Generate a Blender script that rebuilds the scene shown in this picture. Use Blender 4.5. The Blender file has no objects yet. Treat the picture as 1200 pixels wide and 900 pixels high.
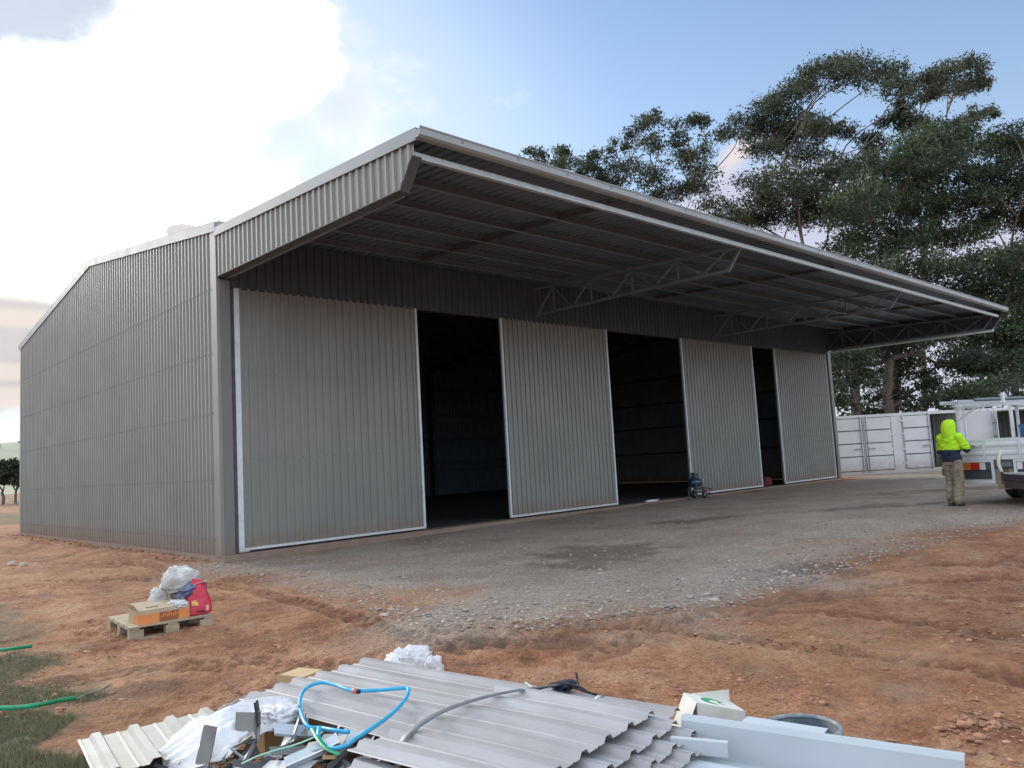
import bpy, math, random
import numpy as np
from mathutils import Vector, Matrix
random.seed(7); RNG = np.random.default_rng(7)
S = bpy.context.scene
COL = S.collection
rad = math.radians

# ------------------------------------------------------------------ camera
F, YAW, PITCH, ROLL = 921.43, 0.8136, 0.0972, -0.0564
CAM = np.array([-6.3558, -15.2013, 1.5])
def _basis():
    cy, sy, cp, sp = math.cos(YAW), math.sin(YAW), math.cos(PITCH), math.sin(PITCH)
    w = np.array([cy*cp, sy*cp, sp]); r = np.array([sy, -cy, 0.0]); u = np.cross(r, w)
    c, s = math.cos(ROLL), math.sin(ROLL)
    return r*c+u*s, -r*s+u*c, w
R_, U_, W_ = _basis()
cd = bpy.data.cameras.new('camera'); cam = bpy.data.objects.new('camera', cd); COL.objects.link(cam)
cd.sensor_width = 36; cd.lens = F/1200*36; cd.clip_start = 0.05; cd.clip_end = 20000
M = Matrix.Identity(4)
for i in range(3):
    M[i][0] = R_[i]; M[i][1] = U_[i]; M[i][2] = -W_[i]; M[i][3] = CAM[i]
cam.matrix_world = M
S.camera = cam
def ray(u, v): return W_ + R_*(u-600)/F - U_*(v-450)/F
def onz(u, v, z): d = ray(u, v); return CAM + d*(z-CAM[2])/d[2]
def dep(u, v, t): return CAM + ray(u, v)*t
def azel(u, v):
    d = ray(u, v); d = d/np.linalg.norm(d)
    return math.atan2(d[1], d[0]), math.asin(d[2])

# ------------------------------------------------------------------ world, sun, exposure
SUN_EL, SUN_AZ = 22.0, 90.0
SKY_STRENGTH, CLOUD_GAIN, EXPOSURE, SUN_POWER = 0.103, 4.0, 1.08, 1.3
world = bpy.data.worlds.new('World'); S.world = world; world.use_nodes = True
def build_world():
    nt = world.node_tree; N = nt.nodes; L = nt.links; N.clear()
    def n(t, **k):
        x = N.new(t)
        for a, b in k.items(): setattr(x, a, b)
        return x
    def val(sock, v):
        if isinstance(v, (int, float)): sock.default_value = v
        else: L.new(v, sock)
    def mth(op, a, b=0.0, c=None, clamp=False):
        m = n('ShaderNodeMath', operation=op, use_clamp=clamp); val(m.inputs[0], a); val(m.inputs[1], b)
        if c is not None: val(m.inputs[2], c)
        return m.outputs[0]
    def mix(f, a, b):
        m = n('ShaderNodeMix', data_type='RGBA'); val(m.inputs[0], f)
        for s, v in ((m.inputs[6], a), (m.inputs[7], b)):
            if isinstance(v, tuple): s.default_value = (*[q*.5 for q in v], 1)   # colours below are as seen at the picture's exposure
            else: L.new(v, s)
        return m.outputs[2]
    def sstep(x, a, b):
        m = n('ShaderNodeMapRange', interpolation_type='SMOOTHSTEP'); L.new(x, m.inputs[0])
        m.inputs[1].default_value = a; m.inputs[2].default_value = b; return m.outputs[0]
    tc = n('ShaderNodeTexCoord'); d = tc.outputs['Generated']
    sep = n('ShaderNodeSeparateXYZ'); L.new(d, sep.inputs[0]); x, y, z = sep.outputs
    az = mth('ARCTAN2', y, x); el = mth('ARCSINE', z)
    sky = n('ShaderNodeTexSky', sky_type='NISHITA', sun_disc=False)
    sky.sun_elevation = rad(SUN_EL); sky.sun_rotation = rad(90-SUN_AZ); sky.air_density = 1.0; sky.dust_density = 0.6; sky.ozone_density = 1.6
    sg = n('ShaderNodeVectorMath', operation='MULTIPLY'); L.new(sky.outputs[0], sg.inputs[0])
    sg.inputs[1].default_value = (SKY_STRENGTH,)*3
    skyc = sg.outputs[0]
    def noise(scale, detail, rough, off=0.0, dist=0.0):
        mp = n('ShaderNodeMapping'); L.new(d, mp.inputs[0]); mp.inputs['Location'].default_value = (off, off*.7, off*1.3)
        mp.inputs['Scale'].default_value = (1, 1, 1.7)
        t = n('ShaderNodeTexNoise'); L.new(mp.outputs[0], t.inputs[0]); t.inputs['Scale'].default_value = scale
        t.inputs['Detail'].default_value = detail; t.inputs['Roughness'].default_value = rough; t.inputs['Distortion'].default_value = dist
        return t.outputs[0]
    nf = noise(3.2, 8, .6, 1.3, .4); nw = noise(9, 6, .62, 4.1, .6)
    turb = mth('ADD', mth('MULTIPLY', mth('SUBTRACT', nf, .5), 1.5), mth('MULTIPLY', mth('SUBTRACT', nw, .5), .55))
    def blob(u, v, ru, rv, rot=0):
        a0, e0 = azel(u, v); k = 1/F
        da = mth('SUBTRACT', az, a0); de = mth('SUBTRACT', el, e0)
        c, s = math.cos(rot), math.sin(rot)
        p = mth('DIVIDE', mth('ADD', mth('MULTIPLY', da, -c), mth('MULTIPLY', de, s)), ru*k)
        q = mth('DIVIDE', mth('ADD', mth('MULTIPLY', da, s), mth('MULTIPLY', de, c)), rv*k)
        return mth('SUBTRACT', 1.0, mth('SQRT', mth('ADD', mth('MULTIPLY', p, p), mth('MULTIPLY', q, q))))
    def mx(l):
        o = l[0]
        for b in l[1:]: o = mth('MAXIMUM', o, b)
        return o
    # pale band of air low over the horizon
    low = sstep(el, .62, -.02)
    skyc = mix(mth('MULTIPLY', low, .6), skyc, (.60, .72, .90))
    # high cloud; beyond the clear patch an unseen bright dome added to light the yard
    clear = sstep(blob(900, 40, 1000, 640), .0, .5)
    cov = mth('SUBTRACT', mth('ADD', noise(2.3, 8, .6, 9.2, .5), .16), mth('MULTIPLY', clear, .42))
    gen = mth('MULTIPLY', sstep(cov, .42, .66), .92)
    skyc = mix(gen, skyc, (1.28, 1.40, 1.60))
    g = CLOUD_GAIN
    # lilac cloud low behind the gum trees
    lil = sstep(mth('ADD', mx([blob(900, 260, 170, 85), blob(1120, 380, 230, 130), blob(640, 300, 160, 60)]), mth('MULTIPLY', turb, .6)), 0.0, .5)
    skyc = mix(mth('MULTIPLY', lil, .8), skyc, (.62, .61, .74))
    pk = sstep(mth('ADD', blob(862, 182, 60, 24, .5), mth('MULTIPLY', turb, 1.1)), .2, .9)
    skyc = mix(mth('MULTIPLY', pk, .7), skyc, (1.0, .78, .66))
    # the big lit cloud in front of the low sun
    big = mx([blob(70, 215, 350, 235), blob(-250, 230, 420, 260), blob(235, 85, 150, 135), blob(335, 48, 92, 88), blob(120, 290, 230, 95)])
    veil = sstep(mx([blob(250, 180, 520, 330), blob(-200, 250, 600, 350)]), .0, .75)
    skyc = mix(mth('MULTIPLY', veil, .75), skyc, (.80, .91, 1.0))
    wisp = sstep(mth('ADD', big, mth('MULTIPLY', turb, 1.5)), -.12, .40)
    core = sstep(mth('ADD', big, mth('MULTIPLY', turb, .8)), .16, .62)
    skyc = mix(wisp, skyc, (.97, .985, 1.0))
    skyc = mix(core, skyc, (1.25*g, 1.25*g, 1.22*g))
    shade = sstep(mth('ADD', mx([blob(360, 38, 85, 60), blob(392, 105, 50, 60), blob(310, 150, 90, 34), blob(240, 160, 90, 24)]), mth('MULTIPLY', turb, 1.5)), .1, .8)
    skyc = mix(mth('MULTIPLY', shade, .8), skyc, (.76, .83, .94))
    # warm rim towards the horizon, then the grey shadowed clouds
    warm = sstep(mth('ADD', mx([blob(10, 345, 190, 45), blob(-260, 360, 300, 60)]), mth('MULTIPLY', turb, .3)), .0, .8)
    skyc = mix(mth('MULTIPLY', warm, .6), skyc, (1.1*g, 1.0*g, .80*g))
    grey = sstep(mth('ADD', mx([blob(10, 0, 200, 72, .22), blob(-200, -60, 300, 140)]), mth('MULTIPLY', turb, 1.6)), -.15, .75)
    skyc = mix(mth('MULTIPLY', grey, .985), skyc, (.60, .67, .79))
    hz = sstep(mth('ADD', mx([blob(0, 405, 150, 78), blob(-300, 420, 360, 85), blob(215, 272, 30, 14)]), mth('MULTIPLY', turb, .55)), .03, .4)
    skyc = mix(mth('MULTIPLY', hz, .97), skyc, (.60, .565, .57))
    st = sstep(mth('ADD', mx([blob(20, 436, 120, 12), blob(10, 372, 110, 13), blob(15, 468, 130, 16)]), mth('MULTIPLY', turb, .7)), .0, .6)
    skyc = mix(mth('MULTIPLY', st, .6), skyc, (.95, .83, .74))
    lo2 = sstep(el, .10, .0)
    skyc = mix(mth('MULTIPLY', lo2, .7), skyc, (.55, .62, .80))
    bg = n('ShaderNodeBackground'); L.new(skyc, bg.inputs[0]); bg.inputs[1].default_value = 1.0
    out = n('ShaderNodeOutputWorld'); L.new(bg.outputs[0], out.inputs[0])
build_world()
sl = bpy.data.lights.new('sun', 'SUN'); sl.energy = SUN_POWER; sl.angle = rad(20); sl.color = (1, .93, .82)
so = bpy.data.objects.new('sun', sl); COL.objects.link(so)
sd = Vector((math.cos(rad(SUN_AZ))*math.cos(rad(SUN_EL)), math.sin(rad(SUN_AZ))*math.cos(rad(SUN_EL)), math.sin(rad(SUN_EL))))
so.rotation_euler = sd.to_track_quat('Z', 'Y').to_euler(); so.location = (0, 60, 40)
vs = S.view_settings; S.display_settings.display_device = 'sRGB'
vs.view_transform = 'Standard'; vs.look = 'None'; vs.exposure = EXPOSURE; vs.gamma = 1; vs.use_curve_mapping = False

# ------------------------------------------------------------------ materials
def mat(name, c1, c2=None, rough=.6, metal=0.0, scale=3.0, bump=0.0, bscale=40.0, spec=.5, detail=6, stops=(.35, .65), dust=None, trans=0.0, island=0.0, coat=0.0, stretch=None, voro=0.0):
    m = bpy.data.materials.new(name); m.use_nodes = True
    nt = m.node_tree; N = nt.nodes; L = nt.links; b = N['Principled BSDF']
    b.inputs['Roughness'].default_value = rough; b.inputs['Metallic'].default_value = metal
    b.inputs['Specular IOR Level'].default_value = spec; b.inputs['Coat Weight'].default_value = coat
    geo = N.new('ShaderNodeNewGeometry'); vec = geo.outputs['Position']
    if stretch:
        mp = N.new('ShaderNodeMapping'); L.new(vec, mp.inputs[0]); mp.inputs['Scale'].default_value = stretch; vec = mp.outputs[0]
    c2 = c2 or tuple(x*.82 for x in c1)
    t = N.new('ShaderNodeTexNoise'); L.new(vec, t.inputs[0]); t.inputs['Scale'].default_value = scale; t.inputs['Detail'].default_value = detail
    rmp = N.new('ShaderNodeValToRGB'); L.new(t.outputs[0], rmp.inputs[0]); e = rmp.color_ramp.elements
    e[0].position, e[1].position = stops; e[0].color = (*c1, 1); e[1].color = (*c2, 1)
    col = rmp.outputs[0]
    def mul(col, f):
        x = N.new('ShaderNodeMix'); x.data_type = 'RGBA'; x.blend_type = 'MULTIPLY'; x.inputs[0].default_value = 1
        L.new(col, x.inputs[6]); L.new(f, x.inputs[7]); return x.outputs[2]
    if voro:
        v = N.new('ShaderNodeTexVoronoi'); L.new(geo.outputs['Position'], v.inputs[0]); v.inputs['Scale'].default_value = 90
        mr = N.new('ShaderNodeMapRange'); L.new(v.outputs['Color'], mr.inputs[0]); mr.inputs[3].default_value = 1-voro; mr.inputs[4].default_value = 1+voro*.4
        col = mul(col, mr.outputs[0])
    if island:
        mr = N.new('ShaderNodeMapRange'); L.new(geo.outputs['Random Per Island'], mr.inputs[0]); mr.inputs[3].default_value = 1-island; mr.inputs[4].default_value = 1+island
        col = mul(col, mr.outputs[0])
    if dust:
        sp = N.new('ShaderNodeSeparateXYZ'); L.new(geo.outputs['Position'], sp.inputs[0])
        t2 = N.new('ShaderNodeTexNoise'); L.new(geo.outputs['Position'], t2.inputs[0]); t2.inputs['Scale'].default_value = 5; t2.inputs['Detail'].default_value = 8
        ad = N.new('ShaderNodeMath'); ad.operation = 'MULTIPLY_ADD'; L.new(t2.outputs[0], ad.inputs[0]); ad.inputs[1].default_value = -.9*dust[0]; L.new(sp.outputs[2], ad.inputs[2])
        mr = N.new('ShaderNodeMapRange'); L.new(ad.outputs[0], mr.inputs[0]); mr.inputs[1].default_value = -.4*dust[0]; mr.inputs[2].default_value = dust[0]*.7
        mr.inputs[3].default_value = dust[1]; mr.inputs[4].default_value = 0
        x = N.new('ShaderNodeMix'); x.data_type = 'RGBA'; L.new(mr.outputs[0], x.inputs[0]); L.new(col, x.inputs[6]); x.inputs[7].default_value = (.27, .15, .09, 1)
        col = x.outputs[2]
    L.new(col, b.inputs['Base Color'])
    t3 = N.new('ShaderNodeTexNoise'); L.new(geo.outputs['Position'], t3.inputs[0]); t3.inputs['Scale'].default_value = scale*2.3; t3.inputs['Detail'].default_value = 4
    rr = N.new('ShaderNodeMapRange'); L.new(t3.outputs[0], rr.inputs[0]); rr.inputs[3].default_value = max(.05, rough-.12); rr.inputs[4].default_value = min(1, rough+.12)
    L.new(rr.outputs[0], b.inputs['Roughness'])
    if bump:
        t4 = N.new('ShaderNodeTexNoise'); L.new(vec, t4.inputs[0]); t4.inputs['Scale'].default_value = bscale; t4.inputs['Detail'].default_value = 5
        bp = N.new('ShaderNodeBump'); L.new(t4.outputs[0], bp.inputs['Height']); bp.inputs['Strength'].default_value = min(1, bump); bp.inputs['Distance'].default_value = .02
        L.new(bp.outputs[0], b.inputs['Normal'])
    if trans:
        tr = N.new('ShaderNodeBsdfTranslucent'); L.new(col, tr.inputs[0])
        ms = N.new('ShaderNodeMixShader'); ms.inputs[0].default_value = trans
        L.new(b.outputs[0], ms.inputs[1]); L.new(tr.outputs[0], ms.inputs[2]); L.new(ms.outputs[0], N['Material Output'].inputs[0])
    return m
WALL = mat('grey_painted_steel', (.275, .282, .256), (.237, .243, .221), rough=.34, scale=.7, dust=(.42, .5), bump=.10, bscale=1.6, spec=.45, stops=(.3, .7))
JAMB = mat('jamb_steel', (.20, .205, .195), (.175, .18, .172), rough=.4, scale=1.0, dust=(.35, .5))  # cladding paint, darkened to carry the shade on its front face
PURL = mat('purlin_steel', (.17, .20, .24), (.14, .168, .205), rough=.5, scale=5)
DARKWALL = mat('dark_blue_grey_steel', (.075, .09, .115), (.062, .076, .098), rough=.45, scale=.7)  # darker, bluer grey for the header wall and far canopy side
TRIM = mat('pale_painted_steel', (.32, .35, .355), (.28, .31, .315), rough=.42, scale=1.0, spec=.5)
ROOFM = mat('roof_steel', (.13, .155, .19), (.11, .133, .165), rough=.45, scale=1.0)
GALV = mat('galvanised_steel', (.54, .60, .62), (.45, .51, .53), rough=.38, metal=.2, scale=6, voro=.12, dust=(.18, .4))
GALVB = mat('bright_galvanised', (.74, .80, .82), (.64, .70, .72), rough=.35, metal=.1, scale=6, dust=(.12, .3))
GALVD = mat('dull_galvanised', (.20, .23, .255), (.16, .185, .21), rough=.45, metal=.2, scale=5, voro=.12)
CONC = mat('concrete', (.34, .33, .31), (.25, .235, .215), rough=.9, scale=4, bump=.4, bscale=60, dust=(.16, .6))
WHITEP = mat('white_container_paint', (.73, .745, .75), (.66, .67, .675), rough=.5, scale=1.5, dust=(.7, .5), bump=.08, bscale=6)
WHITEV = mat('white_vehicle_paint', (.74, .77, .77), (.66, .69, .69), rough=.32, scale=2.0, coat=.3, dust=(.9, .25))
CREAM = mat('cream_white_paint', (.76, .74, .66), (.66, .62, .52), rough=.45, scale=8)
BLACK = mat('black_rubber', (.028, .028, .03), (.02, .02, .022), rough=.75, scale=8)
NAVY = mat('dark_navy_steel', (.03, .04, .065), (.022, .03, .045), rough=.45, scale=6, dust=(.7, .45))
DARKST = mat('dark_steel', (.09, .095, .10), (.06, .065, .07), rough=.5, scale=6)
GASKET = mat('grey_gasket', (.10, .105, .115), rough=.7)
RODST = mat('grey_rod', (.33, .34, .36), rough=.5, metal=.3)
RED = mat('red_lens', (.55, .03, .02), rough=.2, spec=.6, scale=10)
AMBER = mat('amber_lens', (.75, .20, .02), rough=.2, spec=.6, scale=10)
CLEAR = mat('white_lens', (.7, .7, .7), rough=.2, scale=10)
TANFLAP = mat('dusty_rubber_flap', (.33, .26, .19), (.25, .19, .14), rough=.85, scale=9)
SKIN = mat('skin', (.55, .33, .25), rough=.55)
HIVIS = mat('hi_vis_yellow_cloth', (.50, .86, .02), (.42, .76, .015), rough=.8, scale=9, bump=.3, bscale=30)
NAVYC = mat('navy_cloth', (.014, .022, .05), rough=.85, scale=9, bump=.3, bscale=30)
KHAKI = mat('khaki_cloth', (.30, .255, .18), (.22, .185, .13), rough=.9, scale=7, bump=.5, bscale=25)
BOOT = mat('boot_leather', (.07, .065, .045), rough=.7)
WOOD = mat('pallet_wood', (.45, .37, .25), (.30, .25, .18), rough=.85, scale=9, bump=.4, bscale=60, stretch=(.25, 1, 1))
PINE = mat('pine_offcut', (.55, .40, .22), (.45, .31, .17), rough=.8, scale=9, stretch=(.3, 1, 1))
CARD = mat('brown_cardboard', (.50, .40, .27), (.43, .34, .22), rough=.85, scale=6, bump=.1)
ORANGE = mat('orange_print', (.72, .26, .08), (.62, .22, .07), rough=.7, scale=12)
PRINT = mat('dark_print', (.05, .04, .035), rough=.8)
BROWNP = mat('brown_print', (.34, .12, .05), rough=.8)
WHITEPL = mat('white_plastic_film', (.90, .90, .91), (.82, .83, .85), rough=.34, scale=7, bump=.45, bscale=16, spec=.55, trans=.15)
WHITEBAG = mat('white_woven_sack', (.70, .69, .66), (.50, .49, .47), rough=.75, scale=11, bump=.9, bscale=30)
REDSACK = mat('red_printed_sack', (.62, .03, .07), (.55, .06, .10), rough=.45, scale=8, bump=.5, bscale=22)
YELLOWP = mat('yellow_print', (.85, .45, .12), rough=.6)
PINKP = mat('pink_print', (.80, .42, .42), rough=.6)
BLUEPL = mat('dark_blue_plastic', (.05, .07, .16), (.16, .19, .28), rough=.4, scale=12)
HOSE = mat('blue_hose', (.03, .36, .62), (.04, .42, .68), rough=.35, scale=14)
GREENS = mat('green_strapping', (.02, .36, .17), (.03, .30, .14), rough=.45, scale=12)
GREENP = mat('green_print', (.03, .36, .12), rough=.6)
WHITECARD = mat('white_cardboard', (.72, .72, .66), (.62, .62, .55), rough=.8, scale=9)
GREYCARD = mat('grey_cardboard', (.34, .31, .28), rough=.9)
SHEETZ = mat('zinc_roof_sheet', (.48, .485, .49), (.38, .38, .38), rough=.42, metal=.15, scale=5, bump=.06, bscale=4, dust=(.34, .25), stretch=(1, .3, 1))
SHEETB = mat('beige_roof_sheet', (.46, .45, .40), (.39, .38, .33), rough=.38, scale=6, dust=(.12, .35))
PALEF = mat('pale_blue_grey_steel', (.50, .56, .60), (.46, .52, .56), rough=.4, scale=2.5, bump=.04, bscale=5)
OFFC = mat('grey_offcut_steel', (.22, .22, .20), (.17, .17, .155), rough=.45, scale=6)
OFFL = mat('pale_offcut_steel', (.50, .52, .54), (.40, .42, .43), rough=.38, metal=.3, scale=7)
BUCKB = mat('dark_teal_bucket_plastic', (.06, .09, .11), (.16, .19, .20), rough=.6, scale=16, stops=(.45, .75))
BUCKR = mat('worn_bucket_rim', (.30, .335, .35), (.15, .175, .185), rough=.6, scale=24)
STRAPG = mat('grey_strap', (.16, .17, .18), (.12, .13, .14), rough=.5, scale=20)
BARK = mat('gum_bark', (.19, .155, .125), (.085, .07, .058), rough=.9, scale=2.5, bump=.5, bscale=9, stretch=(1, 1, .25))
BARKP = mat('pale_gum_bark', (.26, .22, .19), (.12, .10, .085), rough=.9, scale=2.0, bump=.4, bscale=9, stretch=(1, 1, .25))
LEAF = mat('gum_leaves', (.090, .108, .062), (.042, .055, .034), rough=.55, scale=.35, island=.5, trans=.3, stops=(.38, .62))
LEAFG = mat('green_gum_leaves', (.078, .112, .052), (.040, .060, .031), rough=.55, scale=.35, island=.5, trans=.3, stops=(.38, .62))
LEAFD = mat('dark_gum_leaves', (.060, .077, .045), (.032, .044, .028), rough=.6, scale=.35, island=.5, trans=.25, stops=(.38, .62))
GRASSM = mat('dull_grass', (.13, .15, .075), (.21, .19, .11), rough=.8, scale=6, island=.3, trans=.2)
STONE = mat('grey_stones', (.44, .39, .34), (.30, .26, .225), rough=.9, scale=20, island=.35)
CLODM = mat('red_dirt_clods', (.46, .25, .155), (.29, .145, .088), rough=.95, scale=8, island=.25)
HILLM = mat('far_field', (.22, .25, .17), (.26, .28, .19), rough=.95, scale=.02)
TANKM = mat('navy_painted_tank', (.015, .05, .10), rough=.22, scale=8)
BLUEMET = mat('blue_painted_tank', (.03, .16, .36), rough=.3, scale=8)

# ------------------------------------------------------------------ mesh helpers
class MB:
    def __init__(s): s.v = []; s.f = []; s.m = []
    def add(s, vs, fs, mi=0):
        o = len(s.v); s.v += [tuple(map(float, p)) for p in vs]; s.f += [tuple(i+o for i in f) for f in fs]; s.m += [mi]*len(fs); return s
    def box(s, x0, y0, z0, x1, y1, z1, mi=0):
        vs = [(x, y, z) for x in (x0, x1) for y in (y0, y1) for z in (z0, z1)]
        return s.add(vs, [(0, 1, 3, 2), (4, 6, 7, 5), (0, 4, 5, 1), (2, 3, 7, 6), (0, 2, 6, 4), (1, 5, 7, 3)], mi)
    def obox(s, p, ax, ay, az, mi=0):   # oriented box: corner p and three edge vectors
        p, ax, ay, az = map(np.array, (p, ax, ay, az))
        vs = [p+ax*i+ay*j+az*k for i in (0, 1) for j in (0, 1) for k in (0, 1)]
        return s.add(vs, [(0, 1, 3, 2), (4, 6, 7, 5), (0, 4, 5, 1), (2, 3, 7, 6), (0, 2, 6, 4), (1, 5, 7, 3)], mi)
    def bar(s, a, b, w, h=None, up=(0, 0, 1), mi=0):  # rectangular bar from a to b
        a, b = np.array(a, float), np.array(b, float); d = b-a; d /= np.linalg.norm(d); h = h or w
        up = np.array(up, float)
        if abs(d@up) > .97: up = np.array((1., 0, 0))
        x = np.cross(d, up); x /= np.linalg.norm(x); y = np.cross(x, d)
        return s.obox(a-x*w/2-y*h/2, b-a, x*w, y*h, mi)
    def tube(s, pts, r, n=8, cap=True, mi=0):
        pts = [np.array(p, float) for p in pts]; k = len(pts)
        rs = [r]*k if isinstance(r, (int, float)) else r
        nrm = None; vs = []; fs = []
        for i, p in enumerate(pts):
            t = pts[min(i+1, k-1)]-pts[max(i-1, 0)]; t = t/(np.linalg.norm(t)+1e-9)
            if nrm is None:
                nrm = np.cross(t, (0, 0, 1.)) if abs(t[2]) < .9 else np.cross(t, (1., 0, 0))
            nrm = nrm-t*(nrm@t); nrm /= np.linalg.norm(nrm)+1e-9; bi = np.cross(t, nrm)
            for j in range(n):
                a = 2*math.pi*j/n; vs.append(p+(nrm*math.cos(a)+bi*math.sin(a))*rs[i])
        for i in range(k-1):
            for j in range(n): fs.append((i*n+j, i*n+(j+1) % n, (i+1)*n+(j+1) % n, (i+1)*n+j))
        if cap: fs += [tuple(range(n-1, -1, -1)), tuple(range((k-1)*n, k*n))]
        return s.add(vs, fs, mi)
    def lathe(s, prof, c=(0, 0, 0), n=20, mi=0, axis='z'):
        vs = []; fs = []
        for (r, z) in prof:
            for j in range(n):
                a = 2*math.pi*j/n; p = (r*math.cos(a), r*math.sin(a), z)
                if axis == 'y': p = (p[0], p[2], p[1])
                if axis == 'x': p = (p[2], p[0], p[1])
                vs.append((p[0]+c[0], p[1]+c[1], p[2]+c[2]))
        for i in range(len(prof)-1):
            for j in range(n): fs.append((i*n+j, i*n+(j+1) % n, (i+1)*n+(j+1) % n, (i+1)*n+j))
        return s.add(vs, fs, mi)
    def extr(s, prof, a, b, mi=0, close=False):  # profile of offset vectors swept from a to b
        a, b = np.array(a, float), np.array(b, float); k = len(prof)
        vs = [a+np.array(p) for p in prof]+[b+np.array(p) for p in prof]
        fs = [(i, i+1, k+i+1, k+i) for i in range(k-1)]
        if close: fs.append((k-1, 0, k, 2*k-1)); fs += [tuple(range(k)), tuple(range(2*k-1, k-1, -1))]
        return s.add(vs, fs, mi)
    def grid(s, P, mi=0):
        n, m = P.shape[:2]; fs = [(i*m+j, i*m+j+1, (i+1)*m+j+1, (i+1)*m+j) for i in range(n-1) for j in range(m-1)]
        return s.add(P.reshape(-1, 3), fs, mi)
    def mesh(s, name, mats, smooth=False):
        me = bpy.data.meshes.new(name); me.from_pydata(s.v, [], s.f)
        for m in (mats if isinstance(mats, (list, tuple)) else [mats]): me.materials.append(m)
        if any(s.m): me.polygons.foreach_set('material_index', s.m)
        if smooth: me.polygons.foreach_set('use_smooth', [True]*len(s.f))
        me.update(); return me
    def obj(s, name, mats, parent=None, smooth=False, solid=0.0, bevel=0.0, recalc=False):
        me = s.mesh(name, mats, smooth)
        return link(name, me, parent, solid, bevel)
def link(name, me, parent=None, solid=0.0, bevel=0.0, loc=None):
    o = bpy.data.objects.new(name, me); COL.objects.link(o)
    if parent is not None: o.parent = parent
    if loc is not None: o.location = loc
    if solid:
        md = o.modifiers.new('thickness', 'SOLIDIFY'); md.thickness = solid; md.offset = 0
    if bevel:
        md = o.modifiers.new('bevel', 'BEVEL'); md.width = bevel; md.segments = 2; md.limit_method = 'ANGLE'
    return o
def thing(name, label, cat, loc=(0, 0, 0), rz=0.0, group=None):
    o = bpy.data.objects.new(name, None); COL.objects.link(o); o.location = tuple(map(float, loc)); o.rotation_euler = (0, 0, rz)
    return tag(o, label, cat, group)
def tag(o, label, cat, group=None):
    o['label'] = label; o['category'] = cat
    if group: o['group'] = group
    return o
def kind(o, k): o['kind'] = k; return o
def copy_tree(o, parent=None):
    c = o.copy(); COL.objects.link(c); c.parent = parent
    for ch in list(o.children): copy_tree(ch, c)
    return c
def local(base, P, rz=0.0):   # world points into a thing's own frame
    P = np.asarray(P, float)-np.asarray(base, float); c, s = math.cos(-rz), math.sin(-rz)
    return np.stack([P[..., 0]*c-P[..., 1]*s, P[..., 0]*s+P[..., 1]*c, P[..., 2]], -1)
def spline(pts, n):
    P = np.array(pts, float); k = len(P); out = []
    t = np.linspace(0, k-1, n)
    for x in t:
        i = min(int(x), k-2); f = x-i
        p0, p1, p2, p3 = P[max(i-1, 0)], P[i], P[i+1], P[min(i+2, k-1)]
        out.append(.5*((2*p1)+(-p0+p2)*f+(2*p0-5*p1+4*p2-p3)*f*f+(-p0+3*p1-3*p2+p3)*f**3))
    return np.array(out)

# ------------------------------------------------------------------ ground
_T = np.random.default_rng(3).random((256, 256))
def vn(x, y):
    xi, yi = np.floor(x).astype(int), np.floor(y).astype(int); fx, fy = x-xi, y-yi
    fx, fy = fx*fx*(3-2*fx), fy*fy*(3-2*fy); g = lambda a, b: _T[a % 256, b % 256]
    return (g(xi, yi)*(1-fx)+g(xi+1, yi)*fx)*(1-fy)+(g(xi, yi+1)*(1-fx)+g(xi+1, yi+1)*fx)*fy
def fbm(x, y, s, o=4, seed=0.0):
    v = 0; a = .5; t = 0
    for i in range(o):
        v = v+a*vn(x*s+seed+i*17.3, y*s-seed+i*9.1); t += a; a *= .5; s *= 2.03
    return v/t
def ss(x, a, b): t = np.clip((x-a)/(b-a), 0, 1); return t*t*(3-2*t)
LX, DY = 26.74, 16.68
def gz0(x, y):
    x, y = np.asarray(x, float), np.asarray(y, float)
    z = -.05-.09*ss(x, 14, -1)
    z = z+.12*ss(y, -3, -8)*ss(x, 3, 11)*ss(x, 26, 14)
    z = z-.25*ss(y, 18, 45)
    return z
BND = np.array([onz(u, v, -.05)[:2] for u, v in ((262, 664), (330, 672), (385, 684), (440, 700), (510, 716), (620, 722), (740, 708), (850, 692), (940, 666), (1050, 642), (1200, 612))])
BND = np.vstack([BND, [[14.0, -13.2], [30, -17], [60, -20]], [[60, 40], [29, 40], [27.5, 0], [0, 1]]])
def inside(x, y, poly):   # signed distance to polygon, positive inside
    x, y = np.asarray(x, float), np.asarray(y, float); ins = np.zeros(x.shape, bool); dmin = np.full(x.shape, 1e9)
    k = len(poly)
    for i in range(k):
        (x1, y1), (x2, y2) = poly[i], poly[(i+1) % k]
        c = ((y1 > y) != (y2 > y)) & (x < (x2-x1)*(y-y1)/(y2-y1+1e-12)+x1); ins ^= c
        dx, dy = x2-x1, y2-y1; t = np.clip(((x-x1)*dx+(y-y1)*dy)/(dx*dx+dy*dy), 0, 1)
        dmin = np.minimum(dmin, np.hypot(x-x1-t*dx, y-y1-t*dy))
    return np.where(ins, dmin, -dmin)
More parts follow.
